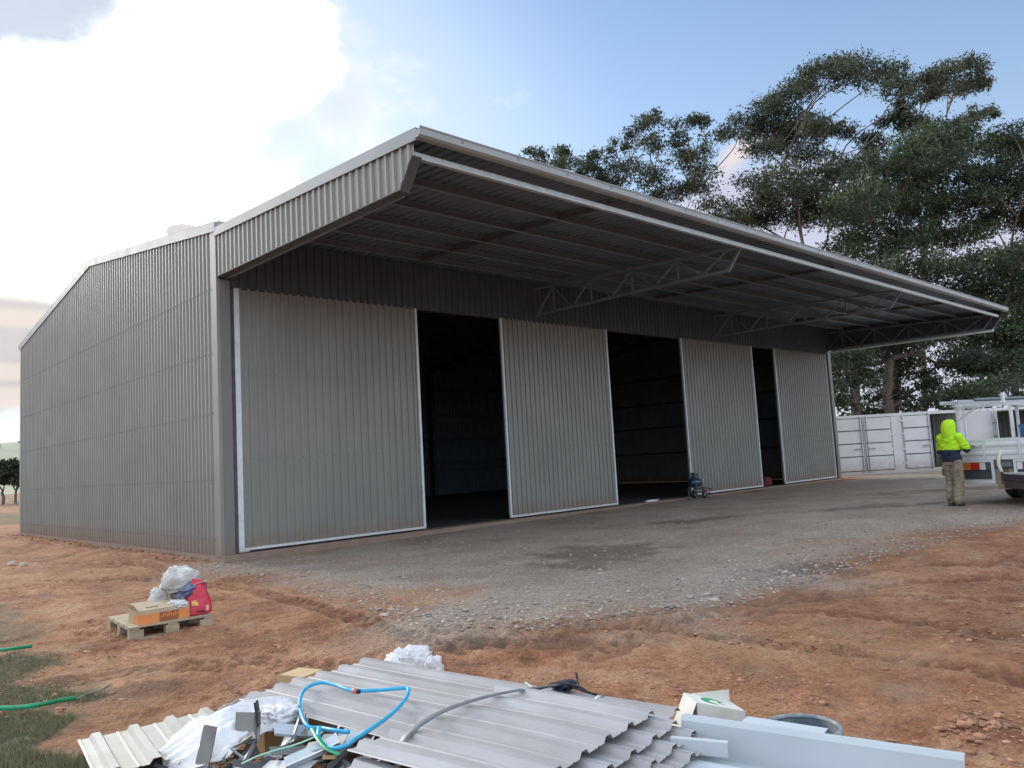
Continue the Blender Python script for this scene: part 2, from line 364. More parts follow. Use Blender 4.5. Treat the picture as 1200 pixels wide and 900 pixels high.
def track(x, y, pts, width, depth, lug):
    P = np.array([onz(u, v, -.05)[:2] for u, v in pts]); out = np.zeros(np.shape(x)); acc = 0
    for (x1, y1), (x2, y2) in zip(P[:-1], P[1:]):
        dx, dy = x2-x1, y2-y1; l = math.hypot(dx, dy)
        t = ((x-x1)*dx+(y-y1)*dy)/(l*l); tc = np.clip(t, 0, 1)
        sgn = ((x-x1)*dy-(y-y1)*dx)/l; dd = np.hypot(x-x1-tc*dx, y-y1-tc*dy)
        m = (dd < width*1.6)
        prof = -depth*ss(dd, width*.62, width*.50)+depth*.55*np.exp(-((dd-width*.70)/(width*.12))**2)
        s = acc+tc*l
        tread = .75*depth*np.tanh(4*np.sin((s+np.abs(sgn)*.9)*2*math.pi/lug))*ss(dd, width*.56, width*.5)
        out = np.where(m & (np.abs(prof+tread) > np.abs(out)), prof+tread, out); acc += l
    return out
TRACKS = [([(1260, 790), (1130, 768), (1000, 752), (880, 742), (780, 728), (640, 722), (520, 728)], .27, .040, .21),
          ([(1260, 742), (1100, 722), (950, 706), (800, 716), (700, 728), (600, 742), (470, 756)], .27, .036, .21),
          ([(1260, 700), (1120, 690), (980, 690), (840, 700), (720, 716), (560, 736)], .30, .034, .24),
          ([(1240, 668), (1080, 672), (930, 690), (820, 712), (740, 740), (700, 760)], .28, .03, .24),
          ([(-40, 690), (80, 676), (180, 672), (290, 682), (420, 715), (520, 745)], .30, .03, .2),
          ([(-40, 660), (60, 655), (160, 657), (260, 672)], .28, .03, .2),
          ([(60, 790), (180, 772), (300, 762), (420, 770), (470, 765)], .28, .02, .18),
          ([(1260, 660), (1080, 655), (960, 672), (860, 700)], .2, .018, .2)]
def gfine(x, y):
    z = gz0(x, y); gr = ss(inside(x, y, BND)+(fbm(x, y, .9, 4, 5)-.5)*1.6, -.45, .45)
    rough = (fbm(x, y, .45, 5, 2)-.5)*.055+(fbm(x, y, 2.2, 4, 7)-.5)*.032
    ridg = (1-np.abs(2*fbm(x, y, 1.6, 4, 21)-1)); rough = rough+(ridg**4-.35)*.030; r2 = 1-np.abs(2*fbm(x, y, 4.5, 3, 71)-1); rough = rough+(r2**5-.3)*.03*ss(fbm(x, y, .6, 3, 13), .4, .6)
    z = z+rough*(1-.72*gr)+(fbm(x, y, 7, 3, 9)-.5)*.022*(1-.4*gr)
    t = 0
    for pts, w, d, l in TRACKS: t = t+track(x, y, pts, w, d, l)
    t = t*(.32+.72*fbm(x, y, 1.1, 3, 33))
    z = z+t*(1-.6*gr)
    pile = np.array(onz(520, 850, 0)); z = z-.0*pile[0]
    # low bank of loose spoil along the left wall
    z = z+.10*np.exp(-((x+.55)/.5)**2)*ss(y, -.2, 1.5)*ss(y, 30, 17)*(.3+1.2*fbm(x, y, .8, 3, 41))
    ins = (x > -.04) & (x < LX+.04) & (y > -.28) & (y < DY+.04)
    edge = np.minimum(np.minimum(x+.04, LX+.04-x), np.minimum(y+.28, DY+.04-y))
    z = np.where(ins, np.minimum(z, -.10-.15*ss(edge, .1, .6)), z)
    return z
def axis(segs):
    out = []
    for a, b, st in segs: out += list(np.arange(a, b, st))
    return np.array(out+[segs[-1][1]])
XS = axis([(-3000, -300, 300), (-300, -40, 20), (-40, -9, 1.5), (-9, -6, .15), (-6, 3, .032), (3, 10, .07), (10, 34, .3), (34, 60, 2), (60, 300, 20), (300, 3000, 300)])
YS = axis([(-3000, -300, 300), (-300, -40, 20), (-40, -17, 1), (-17, -14.2, .12), (-14.2, -4.5, .034), (-4.5, 1, .1), (1, 18, .3), (18, 60, 1.5), (60, 300, 20), (300, 3000, 300)])
def build_ground():
    X, Y = np.meshgrid(XS, YS, indexing='ij'); Z = gfine(X, Y)
    n, m = X.shape; V = np.stack([X, Y, Z], -1).reshape(-1, 3)
    idx = np.arange(n*m).reshape(n, m)
    Fc = np.stack([idx[:-1, :-1], idx[1:, :-1], idx[1:, 1:], idx[:-1, 1:]], -1).reshape(-1, 4)
    me = bpy.data.meshes.new('ground'); me.vertices.add(len(V)); me.vertices.foreach_set('co', V.ravel())
    me.loops.add(Fc.size); me.loops.foreach_set('vertex_index', Fc.ravel())
    me.polygons.add(len(Fc)); me.polygons.foreach_set('loop_start', np.arange(0, Fc.size, 4)); me.update(calc_edges=True)
    me.polygons.foreach_set('use_smooth', [True]*len(Fc))
    gr = ss(inside(X, Y, BND)+(fbm(X, Y, .7, 5, 5)-.5)*4.6-.35, -1.5, 1.2)
    gp = [onz(u, v, -.05)[:2] for u, v in ((-60, 745), (40, 765), (85, 800), (110, 860), (120, 905), (150, 1000), (-400, 1100), (-400, 700))]
    gs = ss(inside(X, Y, np.array(gp))+(fbm(X, Y, 1.8, 4, 55)-.5)*1.3, -.3, .35)
    gs = np.maximum(gs, .75*ss(Y, 24, 34)*ss(fbm(X, Y, .15, 4, 3), .3, .6))
    gs2 = [onz(u, v, -.05)[:2] for u, v in ((-60, 700), (10, 700), (45, 720), (40, 745), (-60, 750))]
    gs = np.maximum(gs, .6*ss(inside(X, Y, np.array(gs2))+(fbm(X, Y, 2.2, 4, 15)-.5)*1.0, -.2, .3))
    dm = np.zeros(X.shape)
    for u, v, rx, ry in ((700, 645, 1.5, .7), (945, 661, .9, .28), (1130, 577, 3.2, .5), (640, 745, .5, .2), (560, 740, .4, .2), (150, 800, .4, .2), (820, 610, 1.5, .3), (1020, 600, 1.6, .3)):
        p = onz(u, v, -.05); ca, sa = R_[0], R_[1]; q = (X-p[0])*ca+(Y-p[1])*sa; w = -(X-p[0])*sa+(Y-p[1])*ca
        dm = np.maximum(dm, ss(1-np.hypot(q/rx, w/(ry*2.2))+(fbm(X, Y, 2.5, 4, 8)-.5)*1.4, 0, .5))
    tr = np.zeros(X.shape)
    for pts, w, d, l in TRACKS: tr = np.maximum(tr, np.clip(track(X, Y, pts, w, d, l)/d, 0, 1))
    gv = np.zeros(X.shape)
    for pts, w, d, l in TRACKS: gv = np.maximum(gv, np.clip(-track(X, Y, pts, w, d, l)/d, 0, 1))
    for nm, a in (('groove', gv), ('gravel', gr), ('grass', gs), ('damp', dm), ('dry', tr)):
        at = me.attributes.new(nm, 'FLOAT', 'POINT'); at.data.foreach_set('value', a.ravel().astype(np.float32))
    m = bpy.data.materials.new('red_dirt_and_gravel'); m.use_nodes = True; nt = m.node_tree; N = nt.nodes; L = nt.links; b = N['Principled BSDF']
    b.inputs['Roughness'].default_value = .95; b.inputs['Specular IOR Level'].default_value = .2
    geo = N.new('ShaderNodeNewGeometry'); pos = geo.outputs['Position']
    def noise(s, det=8, r=.6, dist=0.0):
        t = N.new('ShaderNodeTexNoise'); L.new(pos, t.inputs[0]); t.inputs['Scale'].default_value = s; t.inputs['Detail'].default_value = det; t.inputs['Roughness'].default_value = r; t.inputs['Distortion'].default_value = dist; return t.outputs[0]
    def ramp(f, *st):
        r = N.new('ShaderNodeValToRGB'); L.new(f, r.inputs[0]); e = r.color_ramp.elements
        while len(e) < len(st): e.new(.5)
        for k, (p, c) in enumerate(st): e[k].position = p; e[k].color = (*c, 1)
        return r.outputs[0]
    def mixc(f, a, c, mode='MIX'):
        x = N.new('ShaderNodeMix'); x.data_type = 'RGBA'; x.blend_type = mode
        if isinstance(f, float): x.inputs[0].default_value = f
        else: L.new(f, x.inputs[0])
        for s, v in ((x.inputs[6], a), (x.inputs[7], c)):
            if isinstance(v, tuple): s.default_value = (*v, 1)
            else: L.new(v, s)
        return x.outputs[2]
    def attr(nm): a = N.new('ShaderNodeAttribute'); a.attribute_name = nm; return a.outputs['Fac']
    def mth(op, a, bb=0.0):
        x = N.new('ShaderNodeMath'); x.operation = op; x.use_clamp = True
        for s, v in ((x.inputs[0], a), (x.inputs[1], bb)):
            if isinstance(v, (int, float)): s.default_value = v
            else: L.new(v, s)
        return x.outputs[0]
    dirt = ramp(noise(.75, 10, .68, .6), (.27, (.16, .066, .038)), (.42, (.345, .155, .085)), (.56, (.50, .255, .142)), (.73, (.62, .405, .24)))
    fine = ramp(noise(14, 8, .7), (.30, (.58, .55, .53)), (.52, (1, 1, 1)), (.72, (1.25, 1.23, 1.2)))
    dirt = mixc(1.0, dirt, fine, 'MULTIPLY')
    dirt = mixc(mth('MULTIPLY', attr('dry'), .6), dirt, (.56, .36, .22))
    dirt = mixc(mth('MULTIPLY', attr('groove'), .42), dirt, (.19, .085, .052))  # darkened grooves, like the paler ridges, stand in for weak relief shadows
    loose = ramp(noise(.55, 9, .7, 1.2), (.55, (0, 0, 0)), (.66, (1, 1, 1)))
    dirt = mixc(mth('MULTIPLY', loose, .6), dirt, (.20, .088, .052))
    clay = ramp(noise(.28, 5, .55), (.50, (0, 0, 0)), (.66, (1, 1, 1)))
    dirt = mixc(mth('MULTIPLY', clay, .35), dirt, (.52, .34, .18))
    vor = N.new('ShaderNodeTexVoronoi'); L.new(pos, vor.inputs[0]); vor.inputs['Scale'].default_value = 38
    peb = N.new('ShaderNodeSeparateColor'); L.new(vor.outputs['Color'], peb.inputs[0])
    gcol = ramp(peb.outputs[0], (.0, (.23, .195, .165)), (.5, (.43, .38, .33)), (1.0, (.62, .56, .50)))
    gbase = ramp(noise(.9, 9, .66), (.30, (.31, .23, .17)), (.50, (.45, .365, .285)), (.68, (.56, .465, .37)))
    gcol = mixc(.45, gbase, gcol)
    gcol = mixc(mth('MULTIPLY', ramp(noise(.35, 6, .6), (.48, (0, 0, 0)), (.68, (1, 1, 1))), .45), gcol, (.27, .175, .115))
    gm = mth('ADD', attr('gravel'), mth('MULTIPLY', mth('SUBTRACT', noise(2.2, 9, .7), .5), 1.6))
    col = mixc(gm, dirt, gcol)
    gcl = ramp(noise(7, 8, .7), (.34, (.085, .088, .055)), (.52, (.15, .148, .092)), (.70, (.29, .225, .15)))
    col = mixc(mth('MULTIPLY', attr('grass'), mth('ADD', .55, noise(2.2, 6))), col, gcl)
    col = mixc(mth('MULTIPLY', attr('damp'), .5), col, (.095, .066, .052))
    L.new(col, b.inputs['Base Color'])
    h1 = noise(26, 8, .68); h2 = noise(6, 8, .65)
    ad = N.new('ShaderNodeMath'); ad.operation = 'MULTIPLY_ADD'; L.new(h2, ad.inputs[0]); ad.inputs[1].default_value = 1.8; L.new(h1, ad.inputs[2])
    vd = N.new('ShaderNodeMath'); vd.operation = 'MULTIPLY_ADD'; L.new(vor.outputs['Distance'], vd.inputs[0]); vd.inputs[1].default_value = -.7; L.new(ad.outputs[0], vd.inputs[2])
    bp = N.new('ShaderNodeBump'); L.new(vd.outputs[0], bp.inputs['Height']); bp.inputs['Strength'].default_value = 1.0; bp.inputs['Distance'].default_value = .045
    L.new(bp.outputs[0], b.inputs['Normal'])
    me.materials.append(m)
    return kind(link('ground', me), 'structure')
ground = build_ground()
def gz(x, y): return float(gfine(np.array([float(x)]), np.array([float(y)]))[0])
def gpt(u, v, lift=0.0):
    p = onz(u, v, -.05)
    for _ in range(3): p = onz(u, v, gz(p[0], p[1])+lift)
    return p

def build_hill():
    a = np.linspace(rad(62), rad(150), 90); rr = np.linspace(330, 900, 26); A, Rr = np.meshgrid(a, rr, indexing='ij')
    h = 30*ss(Rr, 330, 640)*ss(A, rad(62), rad(74))*(.75+.5*fbm(A*8, Rr*.004, 1, 3, 3))
    P = np.stack([CAM[0]+Rr*np.cos(A), CAM[1]+Rr*np.sin(A), h-.6], -1)
    kind(MB().grid(P).obj('hill', HILLM, smooth=True), 'structure')
build_hill()

# ------------------------------------------------------------------ the shed
HE, HR, HD = 6.5, 7.65, 5.29          # eave, ridge, door head
CP, CZ = 6.85, 6.05                   # canopy projection, canopy tip height
def can_z(y): return 6.40+(6.40-CZ)/CP*y    # canopy roof height at y (y negative)
shed = thing('machinery_shed', 'long grey ribbed steel farm shed with a wide canopy over part open sliding doors', 'shed')
RIBH = .034
def rib_profile(w, pitch=.19, h=RIBH):
    n = max(1, round(w/pitch)); p = w/n; pts = [(0, 0)]
    for i in range(n):
        c = p*(i+.5)
        pts += [(c-.040, .0), (c-.024, h), (c+.024, h), (c+.040, .0)]
    return pts+[(w, 0)]
def sheet_mb(w, zb, zt, mp, lip=.005):
    """ribbed sheet: mp(u, out, z) -> xyz, zb / zt functions of u"""
    pr = [(u, o+lip*(u/w)) for u, o in rib_profile(w)]; pr[-1] = (w+.012, pr[-1][1]); k = len(pr); mb = MB()
    vs = [mp(u, o, zb(u)) for u, o in pr]+[mp(u, o, zt(u)) for u, o in pr]
    return mb.add(vs, [(i, i+1, k+i+1, k+i) for i in range(k-1)])
def roof_z(y): return HE+(HR-HE)*(1-abs(y-DY/2)/(DY/2))
SW = .758
# left and right gable walls (22 sheets each, mirrored copies share the mesh)
for i in range(22):
    y0 = i*SW
    mb = sheet_mb(SW, lambda u: .0, lambda u, y0=y0: roof_z(y0+u)+.0, lambda u, o, z, y0=y0: (-o, y0+u, z))
    a = mb.obj('wall_sheet', WALL, shed)
    b = link('wall_sheet', a.data, shed, loc=(LX, 0, 0)); b.scale = (-1, 1, 1)
# rear wall, and front wall above the doors: 35 sheets each
FW = LX/35
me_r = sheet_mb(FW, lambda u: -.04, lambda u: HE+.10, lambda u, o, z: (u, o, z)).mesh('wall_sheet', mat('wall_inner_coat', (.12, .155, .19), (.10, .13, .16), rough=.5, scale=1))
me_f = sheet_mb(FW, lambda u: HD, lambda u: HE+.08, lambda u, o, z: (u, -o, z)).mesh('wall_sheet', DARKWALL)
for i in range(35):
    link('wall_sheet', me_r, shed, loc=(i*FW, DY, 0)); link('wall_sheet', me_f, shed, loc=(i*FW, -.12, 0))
# main roof and canopy roof sheets
for i in range(35):
    if i == 0:
        pr = rib_profile(FW); pr[-1] = (FW+.012, .003); k = len(pr)
        def roofm(ya, za, yb, zb):
            return MB().add([(u, ya, za+o) for u, o in pr]+[(u, yb, zb+o) for u, o in pr], [(q, q+1, k+q+1, k+q) for q in range(k-1)]).mesh('roof_sheet', ROOFM)
        rm = [roofm(-.16, HE+.06, DY/2, HR+.02), roofm(DY/2, HR+.02, DY+.16, HE+.06), roofm(-.10, can_z(-.10), -CP-.02, can_z(-CP-.02))]
    for q in rm: link('roof_sheet', q, shed, loc=(i*FW, 0, 0))
# canopy side cladding
CW = 6.77/9
def can_bot(y):
    return 5.47+(.09/6.43)*y if y > -6.43 else 5.38+(-6.43-y)/(.34)*.42
for X, sg in ((0, 1), (LX, -1)):
    for i in range(9):
        y0 = -i*CW; pr = rib_profile(CW)
        us = sorted(set([u for u, _ in pr]+([6.43-i*CW] if 0 < 6.43-i*CW < CW else [])))
        f = lambda u: np.interp(u, [p[0] for p in pr], [p[1] for p in pr]); k = len(us)
        vs = [(X-sg*f(u), y0-u, can_bot(y0-u)) for u in us]+[(X-sg*f(u), y0-u, can_z(y0-u)-.01) for u in us]
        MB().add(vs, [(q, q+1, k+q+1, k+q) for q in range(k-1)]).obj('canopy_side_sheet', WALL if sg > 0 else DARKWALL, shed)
    # folded flashing under the side cladding
    m = MB(); m.obox((X-sg*.034, -.02, 5.452), (sg*.19, 0, 0), (0, -6.41, -.09), (0, 0, .014)); m.obox((X-sg*.034, -6.432, 5.362), (sg*.17, 0, 0), (0, -.33, .41), (0, -.010, -.008))
    m.obj('bottom_flashing', DARKST, shed)
    # barge capping along the canopy, over the gable, and the corner flashings
    m = MB(); zt = .06
    m.obox((X-sg*.055, -.13, can_z(-.13)-.11), (sg*.02, 0, 0), (0, -6.76, can_z(-6.89)-can_z(-.13)), (0, 0, .17))
    m.obox((X-sg*.055, -.13, can_z(-.13)+.063), (sg*.22, 0, 0), (0, -6.76, can_z(-6.89)-can_z(-.13)), (0, 0, .004))
    m.obj('barge_capping', TRIM, shed)
    for ya, yb in ((-.17, DY/2), (DY+.17, DY/2)):
        m = MB(); dz = roof_z(yb)-roof_z(ya); dy = yb-ya
        m.obox((X-sg*.057, ya, roof_z(ya)-.10), (sg*.02, 0, 0), (0, dy, dz), (0, 0, .20))
        m.obox((X-sg*.057, ya, roof_z(ya)+.103), (sg*.24, 0, 0), (0, dy, dz), (0, 0, .004))
        m.obj('barge_capping', TRIM, shed)
    m = MB(); m.box(X-.042 if sg > 0 else X-.03, -.172, -.02, X+.03 if sg > 0 else X+.042, -.155, HE-.06)
    m.box(X-.042, -.155, -.02, X-.036, .06, HE-.06) if sg > 0 else m.box(X+.036, -.155, -.02, X+.042, .06, HE-.06)
    m.obj('corner_flashing', WALL, shed)
    m = MB(); m.box(X-sg*.045, DY-.1, -.02, X-sg*.03, DY+.05, HE-.06) if sg > 0 else m.box(X+.03, DY-.1, -.02, X+.045, DY+.05, HE-.06)
    m.obj('corner_flashing', TRIM, shed)
# door jambs in the front wall
MB().box(.034, -.168, -.02, .235, -.13, HD+.12).obj('door_jamb', JAMB, shed)
MB().box(26.55, -.168, -.02, LX-.034, -.13, HD+.12).obj('door_jamb', JAMB, shed)
MB().box(.20, -.10, 0, .34, .0, HD).obj('jamb_gap_fill', DARKST, shed)  # dark fill; shade of the gap beside the jamb put into its colour
# main gutter end and rear gutter, canopy gutter
MB().extr([(0, 0, .12), (0, 0, 0), (0, -.13, 0), (0, -.13, .10), (0, -.115, .10)], (-.05, -.17, HE-.04), (LX+.05, -.17, HE-.04)).obj('gutter', TRIM, shed, solid=.004)
MB().extr([(0, 0, .12), (0, 0, 0), (0, .13, 0), (0, .13, .10)], (-.05, DY+.17, HE-.04), (LX+.05, DY+.17, HE-.04)).obj('gutter', TRIM, shed, solid=.004)
gzt = can_z(-CP)
gut = MB().extr([(0, 0, .015), (0, 0, -.09), (0, -.10, -.09), (0, -.135, -.065), (0, -.135, .02), (0, -.150, .045), (0, -.138, .058)], (-.06, -CP-.01, gzt), (LX+.06, -CP-.01, gzt))
for X in (-.06, LX+.06): gut.add([(X, -CP-.01, gzt+.015), (X, -CP-.01, gzt-.09), (X, -CP-.11, gzt-.09), (X, -CP-.145, gzt-.065), (X, -CP-.145, gzt+.02)], [(0, 1, 2, 3, 4)])
canopy_gutter = gut.obj('gutter', TRIM, shed, solid=.004)
brm = MB().box(-.02, -CP-.152, gzt-.02, .02, -CP-.146, gzt+.05).box(-.02, -CP-.152, gzt+.05, .02, -CP-.01, gzt+.056).mesh('gutter_bracket', GALVD)
for i in range(24): link('gutter_bracket', brm, canopy_gutter, loc=(.7+i*1.1, 0, 0))
# purlins under the canopy roof
def cee(y, w, depth, m, nm):
    z = can_z(y)-(.20 if nm == 'edge_beam' else .012)
    mb = MB().extr([(0, -w*.5, -.0-.02), (0, -w*.5, -.0), (0, w*.5, 0), (0, w*.5, -depth), (0, -w*.5, -depth), (0, -w*.5, -depth+.02)] if nm == 'purlin' else
                   [(0, w*.5, -.02), (0, w*.5, 0), (0, -w*.5, 0), (0, -w*.5, -depth), (0, w*.5, -depth), (0, w*.5, -depth+.02)], (.04, y, z), (LX-.04, y, z))
    return mb.obj(nm, m, shed, solid=.003)
cee(-6.66, .075, .085, GALV, 'edge_beam')
for y in (-5.35, -4.25, -3.15, -2.05, -.95): cee(y, .065, .13, PURL, 'purlin')
for X in (4.45, 13.37, 22.3):
    m = MB()
    for ya, yb in zip((-6.6, -5.35, -4.25, -3.15, -2.05), (-5.35, -4.25, -3.15, -2.05, -.95)):
        m.bar((X, ya+.03, can_z(ya)-.10), (X, yb-.04, can_z(yb)-.10), .06, .09)
    m.obj('purlin_bridging', DARKST, shed)
# cantilever trusses
def truss(X, galv_tip=False):
    tc_ = MB().bar((X, -.14, can_z(-.14)-.20), (X, -6.52, can_z(-6.52)-.20), .075, .06).obj('truss', PURL, shed)
    MB().bar((X, -.14, 5.46), (X, -6.2, 5.40), .075, .06).obj('bottom_chord', PURL, tc_)
    MB().bar((X, -6.2, 5.40), (X, -6.55, can_z(-6.55)-.2), .065, .05).obj('end_strut', GALVD, tc_)
    n = 9; P = [(-.2-6.0*i/n) for i in range(n+1)]
    for i in range(n):
        a = (X, P[i], 5.45 if i % 2 == 0 else can_z(P[i])-.22); b = (X, P[i+1], can_z(P[i+1])-.22 if i % 2 == 0 else 5.43)
        MB().bar(a, b, .04, .04).obj('web', PURL, tc_)
    for i in (1, 3, 5, 7): MB().bar((X, P[i], can_z(P[i])-.22), (X, P[i], 5.44), .035, .035).obj('web', PURL, tc_)
for X in (.18, 8.913, 17.827, LX-.18): truss(X)
MB().tube([(LX-.06, -.3, 5.40), (LX-.06, -3.2, 5.365), (LX-.06, -6.47, 5.325)], .062, 12).obj('canopy_edge_tube', GALV, shed, smooth=True)
# roofing screws along the girt lines: too many and too small to pick apart
m = MB()
for z in (.30, 1.45, 2.75, 3.95, 5.25):
    for i in range(22):
        for q in range(4): y = i*SW+SW/4*(q+.5); m.box(-RIBH-.014, y-.011, z-.011, -RIBH-.004, y+.011, z+.011)
kind(m.obj('wall_screws', GALVD, shed), 'stuff')
m = MB()
for xa, xb in ((.345, 4.894), (7.624, 11.981), (15.825, 20.406), (22.073, 26.52)):
    n_ = round((xb-xa)/.19)
    for z in (.22, 1.83, 3.53, 5.15):
        sw_ = (xb-xa-.10)/6; r_ = max(1, round(sw_/.19))
        for i in range(6):
            for q in range(r_): x = xa+.05+i*sw_+sw_/r_*(q+.5); m.box(x-.011, -.05-RIBH-.014, z-.011, x+.011, -.05-RIBH-.004, z+.011)
kind(m.obj('door_screws', GALVD, shed), 'stuff')
# portal frames, girts and rafters inside
for X in (.2, 8.913, 17.827, LX-.2):
    fr = MB().box(X-.09, .25, 0, X+.09, .52, 6.3).obj('portal_frame', DARKST, shed)
    MB().box(X-.09, DY-.42, 0, X+.09, DY-.14, 6.3).obj('column', DARKST, fr)
    for ya, yb in ((.3, DY/2), (DY-.3, DY/2)): MB().bar((X, ya, roof_z(ya)-.32), (X, yb, roof_z(yb)-.32), .18, .26).obj('rafter', DARKST, fr)
for z in (1.15, 1.55, 2.7, 3.9, 5.2): MB().box(.1, DY-.12, z, LX-.1, DY-.03, z+.12).obj('girt', DARKST, shed)
for z in (1.4, 2.7, 3.9, 5.2):
    for X in (.05, LX-.13): MB().box(X, .6, z, X+.08, DY-.14, z+.1).obj('girt', DARKST, shed)
for i in range(1, 14):
    y = i*DY/14; MB().box(.1, y-.04, roof_z(y)-.17, LX-.1, y+.04, roof_z(y)-.02).obj('roof_purlin', DARKST, shed)
MB().box(.35, -.07, HD-.02, LX-.3, .08, HD+.13).obj('door_track', DARKST, shed)
# floor slab
MB().box(-.03, -.26, -.45, LX+.03, .16, -.004).obj('slab_edge', CONC, shed, bevel=.012)
MB().box(-.03, .16, -.45, .12, DY+.03, -.004).obj('slab_edge', CONC, shed); MB().box(LX-.12, .16, -.45, LX+.03, DY+.03, -.004).obj('slab_edge', CONC, shed)
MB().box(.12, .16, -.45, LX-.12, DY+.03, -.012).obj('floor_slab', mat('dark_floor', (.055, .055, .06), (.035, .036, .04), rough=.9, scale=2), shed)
# sliding doors
DOORS = [(.345, 4.894), (7.624, 11.981), (15.825, 20.406), (22.073, 26.52)]
for k, (xa, xb) in enumerate(DOORS):
    fr = MB(); w = xb-xa
    for x in (xa+.03, xb-.09): fr.box(x, -.045, .10, x+.06, .02, HD-.03)
    for z in (.10, 1.8, 3.5, HD-.09): fr.box(xa+.09, -.044, z, xb-.09, .018, z+.06)
    d = fr.obj('sliding_door', GALVD, shed)
    n = 6; sw = (w-.10)/n
    sm = sheet_mb(sw, lambda u: .09, lambda u: HD+.04, lambda u, o, z: (u, -o, z)).mesh('door_sheet', WALL)
    for i in range(n): link('door_sheet', sm, d, loc=(xa+.05+i*sw, -.05, 0))
    for q, x in enumerate((xa, xb-.055)):
        wd = .11 if (k == 0 and q == 0) else .055
        MB().box(x, -.098, .035, x+wd, -.046, HD-.004).obj('edge_trim', GALVB, d)
    MB().box(xa+(.115 if k == 0 else .058), -.092, .035, xb-.058, -.046, .088).obj('bottom_rail', GALVB, d)
    if k == 0: MB().box(xa-.02, -.13, .012, xa+.20, -.05, .034).obj('guide_foot', GALV, d)

# ------------------------------------------------------------------ helpers for soft and skinned shapes
def skinned(verts, edges, radii, levels=1, root=0):
    me = bpy.data.meshes.new('skin'); me.from_pydata([tuple(v) for v in verts], edges, []); me.update()
    o = bpy.data.objects.new('skin', me); COL.objects.link(o)
    sk = o.modifiers.new('skin', 'SKIN'); sk.use_smooth_shade = True
    sb = o.modifiers.new('sub', 'SUBSURF'); sb.levels = levels; sb.render_levels = levels
    for i, r in enumerate(radii):
        v = me.skin_vertices[0].data[i]; v.radius = (r, r) if isinstance(r, (int, float)) else r; v.use_root = (i == root)
    dg = bpy.context.evaluated_depsgraph_get(); out = bpy.data.meshes.new_from_object(o.evaluated_get(dg))
    bpy.data.objects.remove(o); bpy.data.meshes.remove(me)
    out.polygons.foreach_set('use_smooth', [True]*len(out.polygons))
    return out
def chain(groups):   # several polylines of (point, radius) sharing points by key
    V, Rr, E_ = [], [], []; key = {}
    for g in groups:
        prev = None
        for k, p, r in g:
            if k not in key: key[k] = len(V); V.append(p); Rr.append(r)
            if prev is not None: E_.append((prev, key[k]))
            prev = key[k]
    return V, E_, Rr
def lump(rx, ry, rz, seed, amp=.25, freq=3.0, flat=True, nu=44, nv=26, crease=.075):
    """closed soft bag: an ellipsoid with creased noise, base pressed flat"""
    rg = np.random.default_rng(seed); off = rg.random(3)*50; P = np.zeros((nv, nu, 3))
    for i in range(nv):
        ph = -math.pi/2+math.pi*i/(nv-1)
        for j in range(nu):
            th = 2*math.pi*j/nu; d = np.array((math.cos(ph)*math.cos(th), math.cos(ph)*math.sin(th), math.sin(ph)))
            q = d*freq+off
            n = float(vn(np.array([q[0]+q[2]*.7]), np.array([q[1]+q[2]*1.3]))[0]); n2 = float(vn(np.array([q[0]*2.3+q[2]]), np.array([q[1]*2.3-q[2]*2]))[0])
            n3 = float(vn(np.array([q[0]*3.1-q[2]*2.7]), np.array([q[1]*3.1+q[2]*3.3+q[0]]))[0]); n4 = float(vn(np.array([q[0]*6.7+q[2]*4.1]), np.array([q[1]*6.1-q[2]*5.9]))[0])
            k = 1+amp*((1-abs(2*n-1))-.5)+amp*.6*(n2-.5)+crease*(1-2*abs(2*n3-1)**.6)*.8+crease*.5*(1-2*abs(2*n4-1)**.7)
            sx = np.sign(d)*np.abs(d)**.75
            P[i, j] = sx*np.array((rx, ry, rz))*k
    if flat: P[..., 2] = np.where(P[..., 2] < -.55*rz, -.55*rz+(P[..., 2]+.55*rz)*.1, P[..., 2]); P[..., 2] += .55*rz+.1*.45*rz
    vs = P.reshape(-1, 3); fs = [(i*nu+j, i*nu+(j+1) % nu, (i+1)*nu+(j+1) % nu, (i+1)*nu+j) for i in range(nv-1) for j in range(nu)]
    return MB().add(vs, fs)
FWD = math.atan2(W_[1], W_[0])       # heading of the view
RGT = np.array((math.sin(FWD), -math.cos(FWD), 0.0)); AWY = np.array((math.cos(FWD), math.sin(FWD), 0.0))

